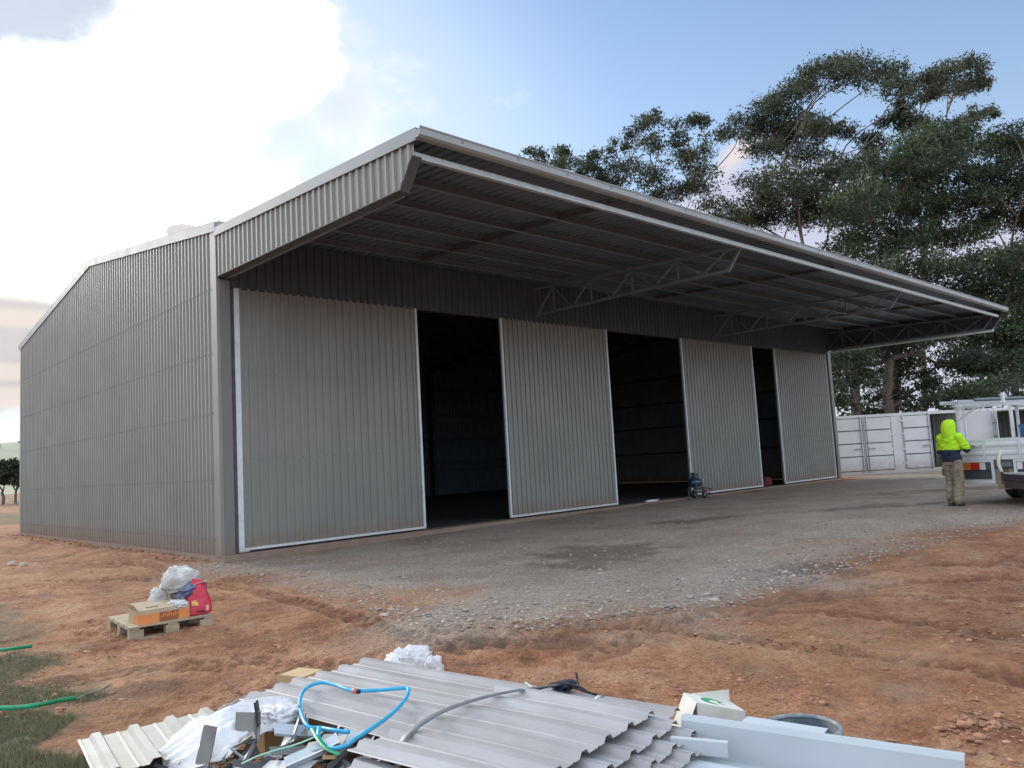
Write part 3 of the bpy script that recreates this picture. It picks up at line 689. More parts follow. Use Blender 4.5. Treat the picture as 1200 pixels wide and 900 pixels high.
# ------------------------------------------------------------------ shipping containers
def container(label, base, rz, doors, length=6.06, height=2.74, depth=2.44, group='white shipping containers'):
    """x along the long face with the doors, y into the depth"""
    t = thing('shipping_container', label, 'container', base, rz, group)
    f = MB(); p = .14
    for x in (0, length-p): f.box(x, 0, 0, x+p, p, height); f.box(x, depth-p, 0, x+p, depth, height)
    f.box(p, .0, 0, length-p, p, .16); f.box(p, 0, height-.13, length-p, p, height); f.box(p, depth-p, 0, length-p, depth, .16); f.box(p, depth-p, height-.13, length-p, depth, height)
    for x in (0, length-p):
        f.box(x+.002, p, .002, x+p-.002, depth-p, .16); f.box(x+.002, p, height-.13, x+p-.002, depth-p, height-.002)
    f.box(length/2-.24, .03, .16, length/2+.24, .12, height-.13)
    f.obj('frame', WHITEP, t)
    for x in (-.006, length-.166):
        for z in (-.004, height-.114): MB().box(x, -.012, z, x+.172, .17, z+.118).obj('corner_casting', WHITEP, t)
    pan = lambda n, a, b: [(a+(b-a)*(i+o)/n, d) for i in range(n) for o, d in ((.0, 0), (.25, 0), (.35, .035), (.65, .035), (.75, 0))]+[(b, 0)]
    pr = pan(12, p, depth-p)
    for X, sg in ((.05, 1), (length-.05, -1)): MB().extr([(X+sg*d, y, 0) for y, d in pr], (0, 0, .15), (0, 0, height-.12)).obj('end_wall', WHITEP, t)
    MB().extr([(x, depth-.05-d, 0) for x, d in pan(26, p, length-p)], (0, 0, .15), (0, 0, height-.12)).obj('rear_wall', DARKST, t)  # shade inside the white container put into this wall's colour
    MB().extr([(x, 0, height-.03-d) for x, d in pan(26, .02, length-.02)], (0, .02, 0), (0, depth-.02, 0)).obj('roof', WHITEP, t)
    MB().box(p, p, .10, length-p, depth-p, .14).obj('floor', WOOD, t)
    lw = (length/2-.24-p)/2-.012; h0, h1 = .19, height-.16
    for k in range(4):
        hinge_l = k in (0, 2)
        xl = (p if k < 2 else length/2+.24)+.008+(k % 2)*(lw+.016)
        hx = xl if hinge_l else xl+lw
        d = MB(); sg = 1 if hinge_l else -1
        # leaf in the frame of its hinge: u from the hinge
        U = lambda a, b: (a, b) if sg > 0 else (-b, -a)
        a, b = U(0, lw); hs = [h0, h0+(h1-h0)*.27, h0+(h1-h0)*.52, h0+(h1-h0)*.77, h1]
        for z0, z1 in zip(hs[:-1], hs[1:]): d.box(a+.06, -.012, z0+.03, b-.06, .03, z1-.03)
        d.box(a, -.004, h0, a+.06, .036, h1); d.box(b-.06, -.004, h0, b, .036, h1)
        for z in hs: d.box(a+.06, .008, z-.032 if z > h0 else z, b-.06, .034, z+.032 if z < h1 else z)
        o = d.obj('door', WHITEP, t); o.location = (hx, 0, 0)
        if doors[k]: o.rotation_euler = (0, 0, doors[k])
        for z in hs[1:4]: MB().box(a+.06, -.0, z-.022, b-.06, .0075, z+.022).obj('groove', GASKET, o)  # shade of the panel recesses painted as dark strips
        for q in (.03, lw-.03):
            ua, ub = U(q-.012, q+.012); MB().box(ua, -.009, h0+.02, ub, -.0045, h1-.02).obj('gasket', GASKET, o)
        ua, _ = U(lw-.13, 0) if sg > 0 else (-lw+.13, 0)
        MB().tube([(ua, -.05, h0-.1), (ua, -.05, h1+.1)], .019, 8).obj('locking_rod', RODST, o)
        hz_ = h0+1.0; u2 = ua-sg*.34
        MB().bar((ua, -.065, hz_), (u2, -.065, hz_-.01), .02, .05).obj('handle', RODST, o)
        for z in (h0+.25, h0+.9, h0+1.6, h1-.2):
            u1, u2 = U(-.09, .09); MB().box(u1, -.022, z-.04, u2, -.010, z+.04).obj('hinge', WHITEP, o)
    return t
cb = dep(979, 558.5, 36.0); crz = math.atan2(RGT[1], RGT[0])+.0
cz = cb[2]
for_h = 36.0
container('white shipping container beside the shed with three doors shut and its last door swung open', cb, crz, (0, 0, 0, rad(158)))
cb2 = cb+RGT*7.15+AWY*.35
container('white shipping container behind the truck tray with its doors standing open', cb2, crz, (rad(-100), rad(100), rad(-95), rad(100)))

# ------------------------------------------------------------------ tray truck
TW = 1.82; tail = dep(1129, 586, 16.5); tz = gz(tail[0], tail[1])
tail[2] = tz
TH = math.atan2((ray(1150, 520))[1], (ray(1150, 520))[0])-rad(30)     # heading of the vehicle
trz = TH-math.pi/2
rx = np.array((math.cos(trz), math.sin(trz), 0))
tb = tail+rx*TW/2
truck = thing('tray_truck', 'white tray back work truck with a ladder rack at the right of the yard', 'truck', tb, trz)
def build_truck(t):
    w = TW/2
    o = MB().box(-w, .03, .86, w, 2.45, .92).obj('tray_floor', GALVD, t)
    g = MB()
    prof = [(0, 0), (0, .08), (.018, .11), (.018, .15), (0, .18), (0, .25), (.018, .28), (.018, .32), (0, .35), (0, .42)]
    g.extr([(0, -d, z) for d, z in prof]+[(0, .025, .42), (0, .025, 0)], (-w, 0, .90), (w, 0, .90), close=True)
    tg = g.obj('tailgate', WHITEV, t)
    for x in (-.35, .35): MB().bar((x, -.035, .95), (x, -.035, 1.30), .02, .03).obj('gusset', WHITEV, tg)
    for s in (-1, 1):
        MB().box(s*w-.012, -.03, 1.30, s*w+.012, .0, 1.345).obj('latch', RODST, tg)
        MB().extr([(s*d, 0, z) for d, z in prof]+[(-s*.025, 0, .42), (-s*.025, 0, 0)], (s*w, .03, .90), (s*w, 2.42, .90), close=True).obj('side_board', WHITEV, t)
    MB().box(-w, 2.42, .9, w, 2.47, 1.55).obj('headboard', WHITEV, t)
    # light housings and under-run frame
    for s in (-1, 1):
        xa, xb = (-w+.01, -w+.72) if s < 0 else (w-.72, w-.01)
        h = MB(); h.box(xa, -.02, .42, xb, .06, .50); h.box(xa, -.02, .50, xa+.05, .06, .895); h.box(xb-.06, -.02, .50, xb, .06, .895); h.box(xa+.05, -.018, .855, xb-.06, .06, .895)
        hs = h.obj('light_frame', WHITEV, t)
        msh = MB().box(xa+.05, .03, .50, xb-.06, .04, .855)
        for i in range(12): msh.box(xa+.06+i*.048, .018, .50, xa+.066+i*.048, .03, .69)
        for i in range(4): msh.box(xa+.05, .016, .52+i*.045, xb-.06, .022, .525+i*.045)
        msh.obj('mesh_panel', GASKET, hs)
        l = MB().box(xa+.05, -.01, .695, xb-.07, .028, .85).obj('tail_light', DARKST, t)
        lw = (xb-xa-.13)*.84
        seg = ((0, .38, AMBER), (.385, .75, RED), (.755, .99, CLEAR))
        for a, b, mt in seg:
            if s > 0: a, b = 1-b, 1-a
            MB().box(xa+.055+a*lw, -.03, .70, xa+.055+b*lw, -.0105, .845).obj('lens', mt, l, bevel=.008)
    for x in (-.16, .62-.16-.0): pass
    for s in (-1, 1):
        x = s*.48 if s > 0 else -.08
    MB().box(-w+.74, -.0, .30, -w+1.0, .02, .72).obj('mud_flap', TANFLAP, t)
    MB().box(w-1.0, -.0, .40, w-.74, .02, .72).obj('mud_flap', TANFLAP, t)
    pl = MB().box(-w+.73, -.03, .735, -w+1.09, -.015, .87).obj('number_plate', DARKST, t)
    MB().box(-w+.76, -.034, .76, -w+1.06, -.0305, .845).obj('plate_face', mat('worn_plate', (.22, .24, .25), (.05, .05, .06), rough=.5, scale=22), pl)
    MB().box(-.35, .2, .45, -.27, 2.4, .86).box(.27, .2, .45, .35, 2.4, .86).box(-.27, .5, .55, .27, .62, .68).obj('chassis', BLACK, t)
    # wheels
    for y in (1.8, 4.0):
        for s in (-1, 1):
            x = s*(w-.14)
            tyre = MB().lathe([(.20, -.12), (.33, -.12), (.365, -.08), (.365, .08), (.33, .12), (.20, .12)], (x, y, .365), 26, axis='x').obj('wheel', BLACK, t, smooth=True)
            MB().lathe([(.0, s*.09), (.12, s*.085), (.2, s*.10), (.205, s*.05)], (x, y, .365), 20, axis='x').obj('rim', GALVD, tyre, smooth=True)
    # cab
    cabv = [(2.6, .55), (2.6, 1.05), (2.62, 1.18), (2.75, 1.74), (2.95, 1.80), (3.45, 1.80), (3.65, 1.74), (4.35, 1.15), (5.05, 1.02), (5.2, .9), (5.22, .5), (4.45, .42), (3.55, .42)]
    c = MB(); k = len(cabv)
    sh = lambda z: (w-.04) if z < 1.15 else (w-.04-.16*(z-1.15)/.65)
    c.add([(-sh(z), y, z) for y, z in cabv]+[(sh(z), y, z) for y, z in cabv], [(i, (i+1) % k, k+(i+1) % k, k+i) for i in range(k)]+[tuple(range(k))[::-1], tuple(range(k, 2*k))])
    body = c.obj('cab', WHITEV, t, bevel=.03)
    glass = mat('dark_window_glass', (.02, .025, .03), rough=.08, spec=.8)
    MB().box(-.58, 2.60, 1.24, .58, 2.70, 1.66).obj('rear_window', glass, body)
    for s in (-1, 1):
        MB().add([(s*(w-.035), 2.85, 1.22), (s*(w-.035), 4.0, 1.22), (s*(w-.115), 3.55, 1.68), (s*(w-.115), 2.95, 1.68)], [(0, 1, 2, 3)]).obj('side_window', glass, body, solid=.01)
    MB().add([(-.68, 4.36, 1.16), (.68, 4.36, 1.16), (.6, 3.68, 1.72), (-.6, 3.68, 1.72)], [(0, 1, 2, 3)]).obj('windscreen', glass, body, solid=.012)
    # ladder rack
    r = MB()
    zt = 2.04
    for s in (-1, 1):
        r.bar((s*(w-.03), .08, .92), (s*(w-.03), .08, zt), .055, .055); r.bar((s*(w-.03), 2.35, .92), (s*(w-.03), 2.35, zt), .05, .05)
        r.bar((s*(w-.03), -.02, zt+.02), (s*(w-.03), 4.4, zt+.02), .05, .05)
    rack = r.obj('ladder_rack', WHITEV, t)
    MB().bar((-w-.02, .08, zt-.035), (w+.02, .08, zt-.035), .05, .05).obj('crossbar', WHITEV, rack)
    MB().bar((-w, 2.35, zt-.035), (w, 2.35, zt-.035), .05, .05).obj('crossbar', WHITEV, rack)
    MB().bar((-w, 4.3, zt-.035), (w, 4.3, zt-.035), .05, .05).obj('crossbar', WHITEV, rack)
    MB().bar((.20, .09, .93), (.20, .09, zt-.06), .05, .05).obj('upright', WHITEV, rack)
    MB().bar((-w+.16, .085, .93), (-w+.16, .085, zt-.06), .04, .04).obj('upright', WHITEV, rack)
    MB().bar((-w+.03, .08, 1.75), (-w+.42, .08, zt-.06), .035, .035).obj('brace', WHITEV, rack)
    MB().bar((.10, .05, zt-.01), (.10, .05, zt+.20), .05, .05).obj('load_stop', WHITEV, rack)
    MB().bar((-w+.03, .06, zt-.01), (-w+.03, .06, zt+.14), .05, .05).obj('load_stop', WHITEV, rack)
build_truck(truck)
def on_truck(x, y, z):
    c, s = math.cos(trz), math.sin(trz); return np.array((tb[0]+x*c-y*s, tb[1]+x*s+y*c, tb[2]+z))
# load on the rack and in the tray
p0, p1 = on_truck(-.75, -.5, 2.112), on_truck(-.62, 4.1, 2.112)
ld = thing('ladder', 'grey aluminium extension ladder lying along the top of the truck rack', 'ladder', (p0+p1)/2, trz)
for x in (-.19, .19): MB().bar((x, -2.3, .0), (x, 2.3, .0), .03, .075).obj('stile', GALV, ld)
for i in range(14): MB().tube([(-.175, -2.15+i*.33, 0), (.175, -2.15+i*.33, 0)], .016, 6).obj('rung', GALV, ld)
tag(MB().tube([on_truck(-.2, -.4, 2.125), on_truck(.1, 1.8, 2.14), on_truck(.45, 4.2, 2.14)], .035, 8).obj('pipe', GALVD, smooth=True), 'grey pipe laid beside the ladder on the truck rack', 'pipe')
tbx = thing('toolbox', 'blue lidded toolbox standing on a red crate inside the truck tray', 'toolbox', on_truck(.45, .5, 1.30), trz)
MB().box(-.26, -.16, 0, .26, .16, .22).obj('box', BLUEMET, tbx, bevel=.01); MB().box(-.27, -.17, .222, .27, .17, .28).obj('lid', BLUEMET, tbx, bevel=.012)
MB().tube([(-.1, 0, .28), (-.09, 0, .33), (.09, 0, .33), (.1, 0, .28)], .012, 6).obj('handle', BLACK, tbx)
rc = thing('crate', 'red plastic crate under the blue toolbox in the truck tray', 'crate', on_truck(.45, .5, .925), trz)
m = MB().box(-.30, -.2, 0, .30, .2, .03)
for a in (-.3, .28): m.box(a, -.2, .03, a+.02, .2, .36)
for a in (-.2, .18): m.box(-.28, a, .03, .28, a+.02, .36)
m.obj('tub', RED, rc)
MB().box(-.31, -.21, .345, .31, .21, .3725).obj('rim', RED, rc)

# ------------------------------------------------------------------ small trailer at the right edge
tp = dep(1226, 588, 15.0); tp[2] = gz(tp[0], tp[1]); trl_rz = math.atan2(RGT[1], RGT[0])-rad(8)
trl = thing('plant_trailer', 'dark navy plant trailer with a white hoop guard half out of frame at right', 'trailer', tp, trl_rz)
MB().box(-.42, -.75, .50, 1.3, .9, .62).box(-.40, -.70, .34, -.32, .85, .50).box(.9, -.70, .34, .98, .85, .50).obj('chassis', NAVY, trl, bevel=.01)
MB().box(-.40, -.72, .622, 1.28, .88, .655).obj('deck', WHITEV, trl)
hp = spline([(-.42, -.70, .66), (-.46, -.70, .85), (-.40, -.70, 1.05), (-.22, -.70, 1.19), (.05, -.70, 1.24), (.4, -.70, 1.25), (.75, -.70, 1.22), (.95, -.70, 1.05), (1.0, -.70, .66)], 34)
MB().tube(hp, .036, 10).obj('hoop_guard', CREAM, trl, smooth=True)
MB().tube(hp+np.array((0, 1.4, 0)), .036, 10).obj('hoop_guard', CREAM, trl, smooth=True)
for sx in (.45,):
    for y in (-.95, 1.06):
        w_ = MB().lathe([(.17, -.1), (.27, -.1), (.30, -.06), (.30, .06), (.27, .1), (.17, .1)], (sx, y, .30), 22, axis='y').obj('wheel', BLACK, trl, smooth=True)
        MB().lathe([(0, .05), (.17, .06), (.175, -.06), (0, -.05)], (sx, y, .30), 18, axis='y').obj('rim', WHITEV, w_, smooth=True)
MB().bar((-.34, -.80, .56), (-.34, -.80, .10), .07, .07).obj('stand_leg', NAVY, trl)
MB().tube([(-.12, -.74, .55), (-.12, -.82, .35), (-.10, -.84, .14), (.12, -.84, .10)], .035, 8).obj('coupling', RODST, trl, smooth=True)
MB().lathe([(0, -.05), (.09, -.05), (.10, 0), (.09, .05), (0, .05)], (-.12, -.84, .42), 14, axis='y').obj('winch_drum', DARKST, trl, smooth=True)

# ------------------------------------------------------------------ the worker
def build_person():
    pz = gpt(1121, 593); fh = math.atan2((RGT*.90+AWY*.45)[1], (RGT*.90+AWY*.45)[0])
    t = thing('person', 'person in a yellow hooded hi-vis jumper and khaki trousers at the tray corner', 'person', pz, fh)
    sho = ((.02, .185, 1.385), (.02, -.185, 1.385)); elb = ((.08, .27, 1.13), (.13, -.26, 1.15)); wri = ((.32, .20, 1.17), (.37, -.15, 1.20))
    hip = ((.0, .09, .90), (.0, -.09, .90)); kne = ((.075, .095, .50), (.015, -.095, .50)); ank = ((-.02, .10, .13), (-.06, -.095, .13))
    def loft(m, rings, n=20):   # rings of (x, z, rx, ry)
        k = len(rings); vs = [(cx+a*math.cos(2*math.pi*q/n), b_*math.sin(2*math.pi*q/n), z) for cx, z, a, b_ in rings for q in range(n)]
        m.add(vs, [(i*n+q, i*n+(q+1) % n, (i+1)*n+(q+1) % n, (i+1)*n+q) for i in range(k-1) for q in range(n)]+[tuple(range(n-1, -1, -1)), tuple(range((k-1)*n, k*n))])
    def ball(m, p, r): m.lathe([(max(1e-4, r*math.cos(a)), r*math.sin(a)) for a in np.linspace(-math.pi/2, math.pi/2, 8)], p, 14)
    def limb(m, pts, rs):
        m.tube(pts, rs, 14)
        for p, r in zip(pts, rs): ball(m, p, r*.99)
    def fuse(m, name, mats, voxel=.014, it=6, fold=0.0):
        o = m.obj('tmp', mats[0]); rmd = o.modifiers.new('r', 'REMESH'); rmd.mode = 'VOXEL'; rmd.voxel_size = voxel
        sm = o.modifiers.new('s', 'SMOOTH'); sm.iterations = it; sm.factor = .5
        dg = bpy.context.evaluated_depsgraph_get(); me = bpy.data.meshes.new_from_object(o.evaluated_get(dg)); bpy.data.objects.remove(o)
        if fold:
            nv_ = len(me.vertices); co = np.zeros(nv_*3); me.vertices.foreach_get('co', co); no = np.zeros(nv_*3); me.vertices.foreach_get('normal', no); co = co.reshape(-1, 3); no = no.reshape(-1, 3)
            f1 = 1-np.abs(2*fbm(co[:, 0]*1.0+co[:, 1], co[:, 2]*1.6+co[:, 1]*.7, 7, 3, 5)-1); f2 = 1-np.abs(2*fbm(co[:, 1]-co[:, 0], co[:, 2]*2.2, 13, 2, 9)-1)
            co += no*(fold*((f1-.6)*1.3+(f2-.6)*.6))[:, None]; me.vertices.foreach_set('co', co.ravel()); me.update()
        me.materials.clear()
        for q in mats: me.materials.append(q)
        me.polygons.foreach_set('use_smooth', [True]*len(me.polygons)); me.name = name; return me
    m = MB(); loft(m, [(0, .86, .09, .14), (0, .98, .105, .155), (0, 1.12, .10, .135), (.01, 1.30, .115, .16), (.02, 1.40, .09, .15), (.03, 1.47, .055, .06), (.04, 1.55, .055, .058)])
    loft(m, [(.06, 1.52, .06, .05), (.06, 1.57, .085, .066), (.055, 1.64, .097, .076), (.05, 1.70, .095, .076), (.045, 1.745, .06, .05)])
    ball(m, (.155, 0, 1.622), .016); ball(m, (.15, 0, 1.585), .017); ball(m, (.045, .077, 1.635), .02); ball(m, (.045, -.077, 1.635), .02)
    for i in (0, 1):
        limb(m, [sho[i], elb[i], wri[i]], [.058, .042, .028]); limb(m, [hip[i], kne[i], ank[i]], [.085, .055, .038]); limb(m, [ank[i], (ank[i][0]+.15, ank[i][1]*1.1, .05)], [.04, .03])
    link('body', fuse(m, 'body', [SKIN]), t)
    m = MB(); loft(m, [(-.005, .90, .135, .18), (.0, .95, .148, .195), (.0, 1.08, .135, .18), (.01, 1.25, .145, .19), (.015, 1.36, .125, .185), (.02, 1.43, .10, .13), (.03, 1.48, .09, .095)])
    for i in (0, 1): limb(m, [sho[i], elb[i], tuple(np.array(wri[i])-np.array((.02, 0, 0)))], [.088, .072, .050])
    jm = fuse(m, 'jumper', [HIVIS, NAVYC], .012, 5, .035)
    for p in jm.polygons:
        c = p.center
        if c.z < 1.15 or (abs(c.y) > .10 and c.x > .19): p.material_index = 1
    link('jumper', jm, t)
    hd = MB(); n = 18; rows = [(-.02, 1.40, .115, .13), (-.03, 1.47, .12, .125), (-.035, 1.56, .128, .128), (-.03, 1.66, .132, .13), (-.01, 1.74, .115, .115), (.01, 1.79, .07, .075), (.02, 1.805, .012, .015)]
    vs = []
    for (cx, z, a, bb) in rows:
        for q in range(n):
            th = rad(38)+(2*math.pi-rad(76))*q/(n-1); vs.append((cx+a*1.0*math.cos(th)+.035, bb*1.02*math.sin(th), z-.04+.004*math.sin(q*2.1+z*20)))
    hd.add(vs, [(i*n+q, i*n+q+1, (i+1)*n+q+1, (i+1)*n+q) for i in range(len(rows)-1) for q in range(n-1)])
    h = hd.obj('hood', HIVIS, t, smooth=True, solid=.018)
    m = MB(); loft(m, [(0, .84, .13, .165), (0, .92, .138, .175), (0, .99, .125, .165)])
    for i in (0, 1): limb(m, [hip[i], kne[i], (ank[i][0]*.5+.01, ank[i][1], .30), ank[i]], [.112, .088, .080, .072])
    to = link('trousers', fuse(m, 'trousers', [KHAKI], .012, 5, .035), t)
    MB().box(-.08, .175, .62, .08, .195, .76).obj('thigh_pocket', KHAKI, to, bevel=.008); MB().box(-.08, -.195, .60, .07, -.172, .74).obj('thigh_pocket', KHAKI, to, bevel=.008)
    for (ax, ay, tx, ty) in ((-.02, .10, .15, .115), (-.06, -.095, .12, -.11)):
        bm_ = skinned(*chain([[('h', (ax-.05, ay, .05), (.046, .05)), ('m', (ax+.05, (ay+ty)/2, .05), (.048, .052)), ('t', (tx, ty, .038), (.034, .046))], [('h', 0, 0), ('a', (ax-.01, ay, .16), .055)]]), levels=2)
        bm_.materials.append(BOOT); link('boot', bm_, t)
    # hands: palm, four bent fingers, a thumb from the side of the palm, closed on the rail
    for (wx, wy, wz, sg) in ((.32, .20, 1.17, -1), (.37, -.15, 1.20, 1)):
        k = np.array((wx, wy, wz))
        g = [[('w', tuple(k), .026), ('p', tuple(k+(.05, 0, .01)), (.024, .038)), ('q', tuple(k+(.085, 0, .012)), (.018, .040))]]
        for i, (dy, ln) in enumerate(((-.030, .030), (-.010, .036), (.011, .033), (.031, .026))):
            g.append([('q', 0, 0), ('f%da' % i, tuple(k+(.105, dy, .012)), .0095), ('f%db' % i, tuple(k+(.105+ln, dy*1.1, -.002)), .0088), ('f%dc' % i, tuple(k+(.105+ln*.95, dy*1.1, -.030)), .0080)])
        g.append([('p', 0, 0), ('ta', tuple(k+(.062, sg*.050, .0)), .011), ('tb', tuple(k+(.095, sg*.062, -.015)), .0095)])
        hm = skinned(*chain(g), levels=1); hm.materials.append(SKIN); link('hand', hm, t)
build_person()

# ------------------------------------------------------------------ trees
def leaf_mesh(name, cents, size, aspect, seed, mt, droop=.7):
    rg = np.random.default_rng(seed); n = len(cents)
    ax = rg.normal(size=(n, 3)); ax[:, 2] = ax[:, 2]*.6-droop; ax /= np.linalg.norm(ax, axis=1)[:, None]
    q = rg.normal(size=(n, 3)); bx = np.cross(ax, q); bx /= np.linalg.norm(bx, axis=1)[:, None]+1e-9
    s = size*(.6+.8*rg.random(n))[:, None]; a = ax*s*.5; b = bx*s*.5*aspect
    V = np.stack([cents-a, cents+b-a*.1, cents+a, cents-b-a*.1], 1).reshape(-1, 3)
    me = bpy.data.meshes.new(name); me.vertices.add(4*n); me.vertices.foreach_set('co', V.ravel())
    me.loops.add(4*n); me.loops.foreach_set('vertex_index', np.arange(4*n)); me.polygons.add(n)
    me.polygons.foreach_set('loop_start', np.arange(0, 4*n, 4)); me.update(calc_edges=True); me.materials.append(mt); return me
def clump_points(c, r, n, rg):
    """leaf sprays gathered in small tufts through an uneven flattened dome"""
    k = max(8, int(n/75)); d = rg.normal(size=(k, 3)); d /= np.linalg.norm(d, axis=1)[:, None]
    d[:, 2] = np.where(d[:, 2] < -.35, -d[:, 2]*.5, d[:, 2])
    rad_ = (.35+.65*rg.random(k)**.6)[:, None]; tc_ = d*rad_*r
    pts = tc_[rg.integers(0, k, n)]+rg.normal(size=(n, 3))*np.array((.37, .37, .25))*np.clip(r.mean()/1.5, .45, 1.0)
    return c+pts, c+tc_
def gum_tree(label, base_px, depth, clumps, trunk_r, leaf, bark, seed, dens=1.0, group='gum trees behind the shed', leafsize=.245, fork=.42, spread=1.0, lean=0.0):
    rg = np.random.default_rng(seed)
    b = dep(base_px[0], 515, depth); b[2] = gz(b[0], b[1])-.1
    t = thing('gum_tree', label, 'tree', b, 0, group)
    C = []
    for (u, v, ru, rv) in clumps:
        dd = depth+rg.normal()*1.6*spread; c = dep(u, v, dd); k = dd/F*1.2
        C.append((c, np.array((ru*k, ru*k*(.75+.3*rg.random()), rv*k))))
    trunk_r *= .62
    P = []; tips = []
    for c, r in C:
        n = int(dens*290*(math.pi*r[0]*r[2]+.4)); p, tt = clump_points(c, r, n, rg); P.append(p); tips.append(tt)
    cr = link('crown', leaf_mesh('crown', np.concatenate(P)-b, leafsize, .34, seed, leaf), t)
    # trunk, limbs and twigs
    m = MB(); cen = np.array([c for c, _ in C]); top = cen[:, 2].max()-b[2]; mid = cen.mean(0)
    fk = np.array((b[0]+(mid[0]-b[0])*.35, b[1]+(mid[1]-b[1])*.35, b[2]+top*fork)); wob = lambda s: rg.normal(size=3)*s
    tk = spline([b-b, (fk-b)*.33+wob(.15), (fk-b)*.66+wob(.2), fk-b], 12)
    m.tube(tk, list(np.linspace(trunk_r*1.25, trunk_r*.8, 12)), 10)
    order = np.argsort(-np.array([r[0]*r[2] for _, r in C])); leaders = []
    for i in order[:4]:
        e = C[i][0]-b-np.array((0, 0, C[i][1][2]*.2)); s0 = fk-b
        pl = spline([s0, s0+(e-s0)*.35+wob(.5)+(0, 0, .5), s0+(e-s0)*.7+wob(.45)+(0, 0, .4), e], 14); leaders.append(pl)
        m.tube(pl, list(np.linspace(trunk_r*.55, trunk_r*.10, 14)), 8)
    pool = np.concatenate([tk[6:]]+leaders)
    for j in range(len(C)):
        e = C[j][0]-b
        cand = pool[pool[:, 2] < e[2]-.2*C[j][1][2]]; cand = cand if len(cand) else pool[:3]
        s0 = cand[np.argmin(np.linalg.norm((cand-e)*np.array((1, 1, .6)), axis=1))]
        L_ = np.linalg.norm(e-s0)
        if j not in order[:4]:
            pl = spline([s0, s0+(e-s0)*.5+wob(.12*L_*.5)+(0, 0, .08*L_), e], 9)
            m.tube(pl, list(np.linspace(min(trunk_r*.3, .03+.014*L_), .018, 9)), 6)
        for q in tips[j][:max(4, int(len(tips[j])*.30))]:
            qe = q-b; s1 = e+wob(.1)-np.array((0, 0, C[j][1][2]*.3))
            m.tube([s1, (s1+qe)/2+wob(.12), qe], [.02, .015, .008], 4, cap=False)
    m.obj('trunk', bark, t, smooth=True)
    return t
gum_tree('small sparse gum tree peeping over the canopy roof, leftmost of the row', (655,), 60,
    [(632, 186, 16, 10), (652, 180, 16, 10), (668, 196, 18, 12), (690, 204, 16, 12), (645, 200, 20, 12), (702, 220, 18, 14), (676, 222, 24, 12)], .22, LEAF, BARKP, 11, dens=.6, leafsize=.27)
gum_tree('open slender gum tree with two feathery tops above the middle of the canopy roof', (780,), 60,
    [(755, 148, 18, 12), (768, 140, 14, 8), (744, 162, 16, 12), (772, 172, 22, 12), (805, 148, 18, 10), (824, 146, 16, 8), (797, 165, 14, 10), (838, 162, 22, 7), (862, 158, 18, 6),
     (722, 176, 14, 10), (704, 188, 16, 10), (735, 200, 24, 16), (760, 212, 22, 15), (798, 190, 20, 13), (820, 182, 20, 12), (826, 205, 18, 14), (812, 222, 22, 16), (785, 232, 24, 14), (750, 235, 26, 12), (840, 246, 24, 10), (700, 206, 18, 12), (720, 222, 22, 12), (850, 258, 20, 9)], .30, LEAF, BARKP, 12, dens=.55, leafsize=.27)
gum_tree('tall gum tree with a broad domed top and bare forked limbs behind the shed', (960,), 52,
    [(876, 148, 22, 12), (898, 132, 24, 13), (920, 120, 24, 13), (942, 102, 26, 14), (968, 88, 28, 14), (985, 78, 22, 10), (1006, 88, 28, 14), (1032, 92, 26, 15), (1052, 108, 20, 14), (1062, 122, 12, 10),
     (930, 136, 22, 12), (908, 160, 32, 18), (935, 165, 30, 18), (896, 180, 22, 14), (962, 152, 24, 14), (985, 158, 18, 12), (950, 185, 22, 12), (1050, 142, 22, 12), (1068, 150, 18, 10), (1020, 170, 20, 14),
     (905, 215, 34, 18), (935, 232, 40, 20), (890, 242, 30, 16), (965, 208, 26, 16), (968, 250, 34, 20), (925, 258, 40, 16), (880, 262, 22, 12), (1000, 200, 26, 18), (1005, 240, 30, 20), (860, 258, 18, 10)], .42, LEAF, BARKP, 13, dens=.95, spread=1.3)
gum_tree('tallest gum tree with a separate upright tuft at its top, right of the domed tree', (1075,), 55,
    [(1082, 102, 20, 13), (1098, 90, 20, 11), (1120, 82, 22, 10), (1138, 84, 18, 11), (1146, 100, 12, 10), (1110, 104, 24, 12), (1132, 106, 18, 12), (1088, 118, 16, 10), (1148, 134, 16, 9), (1160, 138, 9, 6), (1130, 146, 20, 8), (1075, 150, 16, 10),
     (1104, 166, 28, 12), (1080, 185, 30, 14)], .36, LEAF, BARKP, 14, dens=.9, spread=.8, fork=.5)
gum_tree('dense green gum tree with wide layered crown behind the containers', (1045,), 46,
    [(1070, 172, 36, 14), (1100, 160, 34, 13), (1126, 166, 30, 13), (1045, 190, 34, 15), (1086, 192, 44, 16), (1130, 190, 32, 15), (1020, 208, 30, 14), (1062, 212, 44, 17), (1105, 216, 40, 16), (1145, 210, 26, 14),
     (1010, 236, 34, 16), (1052, 244, 44, 18), (1096, 250, 46, 18), (1138, 246, 36, 18), (1000, 262, 36, 16), (1035, 278, 44, 18), (1082, 284, 44, 18), (1128, 282, 38, 16), (990, 288, 30, 14), (1020, 306, 40, 16), (1064, 312, 40, 14)], .42, LEAFG, BARK, 15, dens=.92, spread=1.5)
gum_tree('dark gum tree with crown cut by the right edge of the photo', (1190,), 48,
    [(1188, 160, 26, 12), (1168, 178, 26, 14), (1200, 182, 30, 16), (1178, 200, 28, 14), (1205, 215, 30, 16), (1168, 222, 24, 14), (1188, 240, 30, 14), (1165, 260, 26, 13), (1205, 262, 28, 14), (1150, 232, 20, 12), (1212, 300, 26, 16), (1230, 200, 30, 30), (1240, 260, 30, 30)], .36, LEAFD, BARK, 16, dens=1.0)
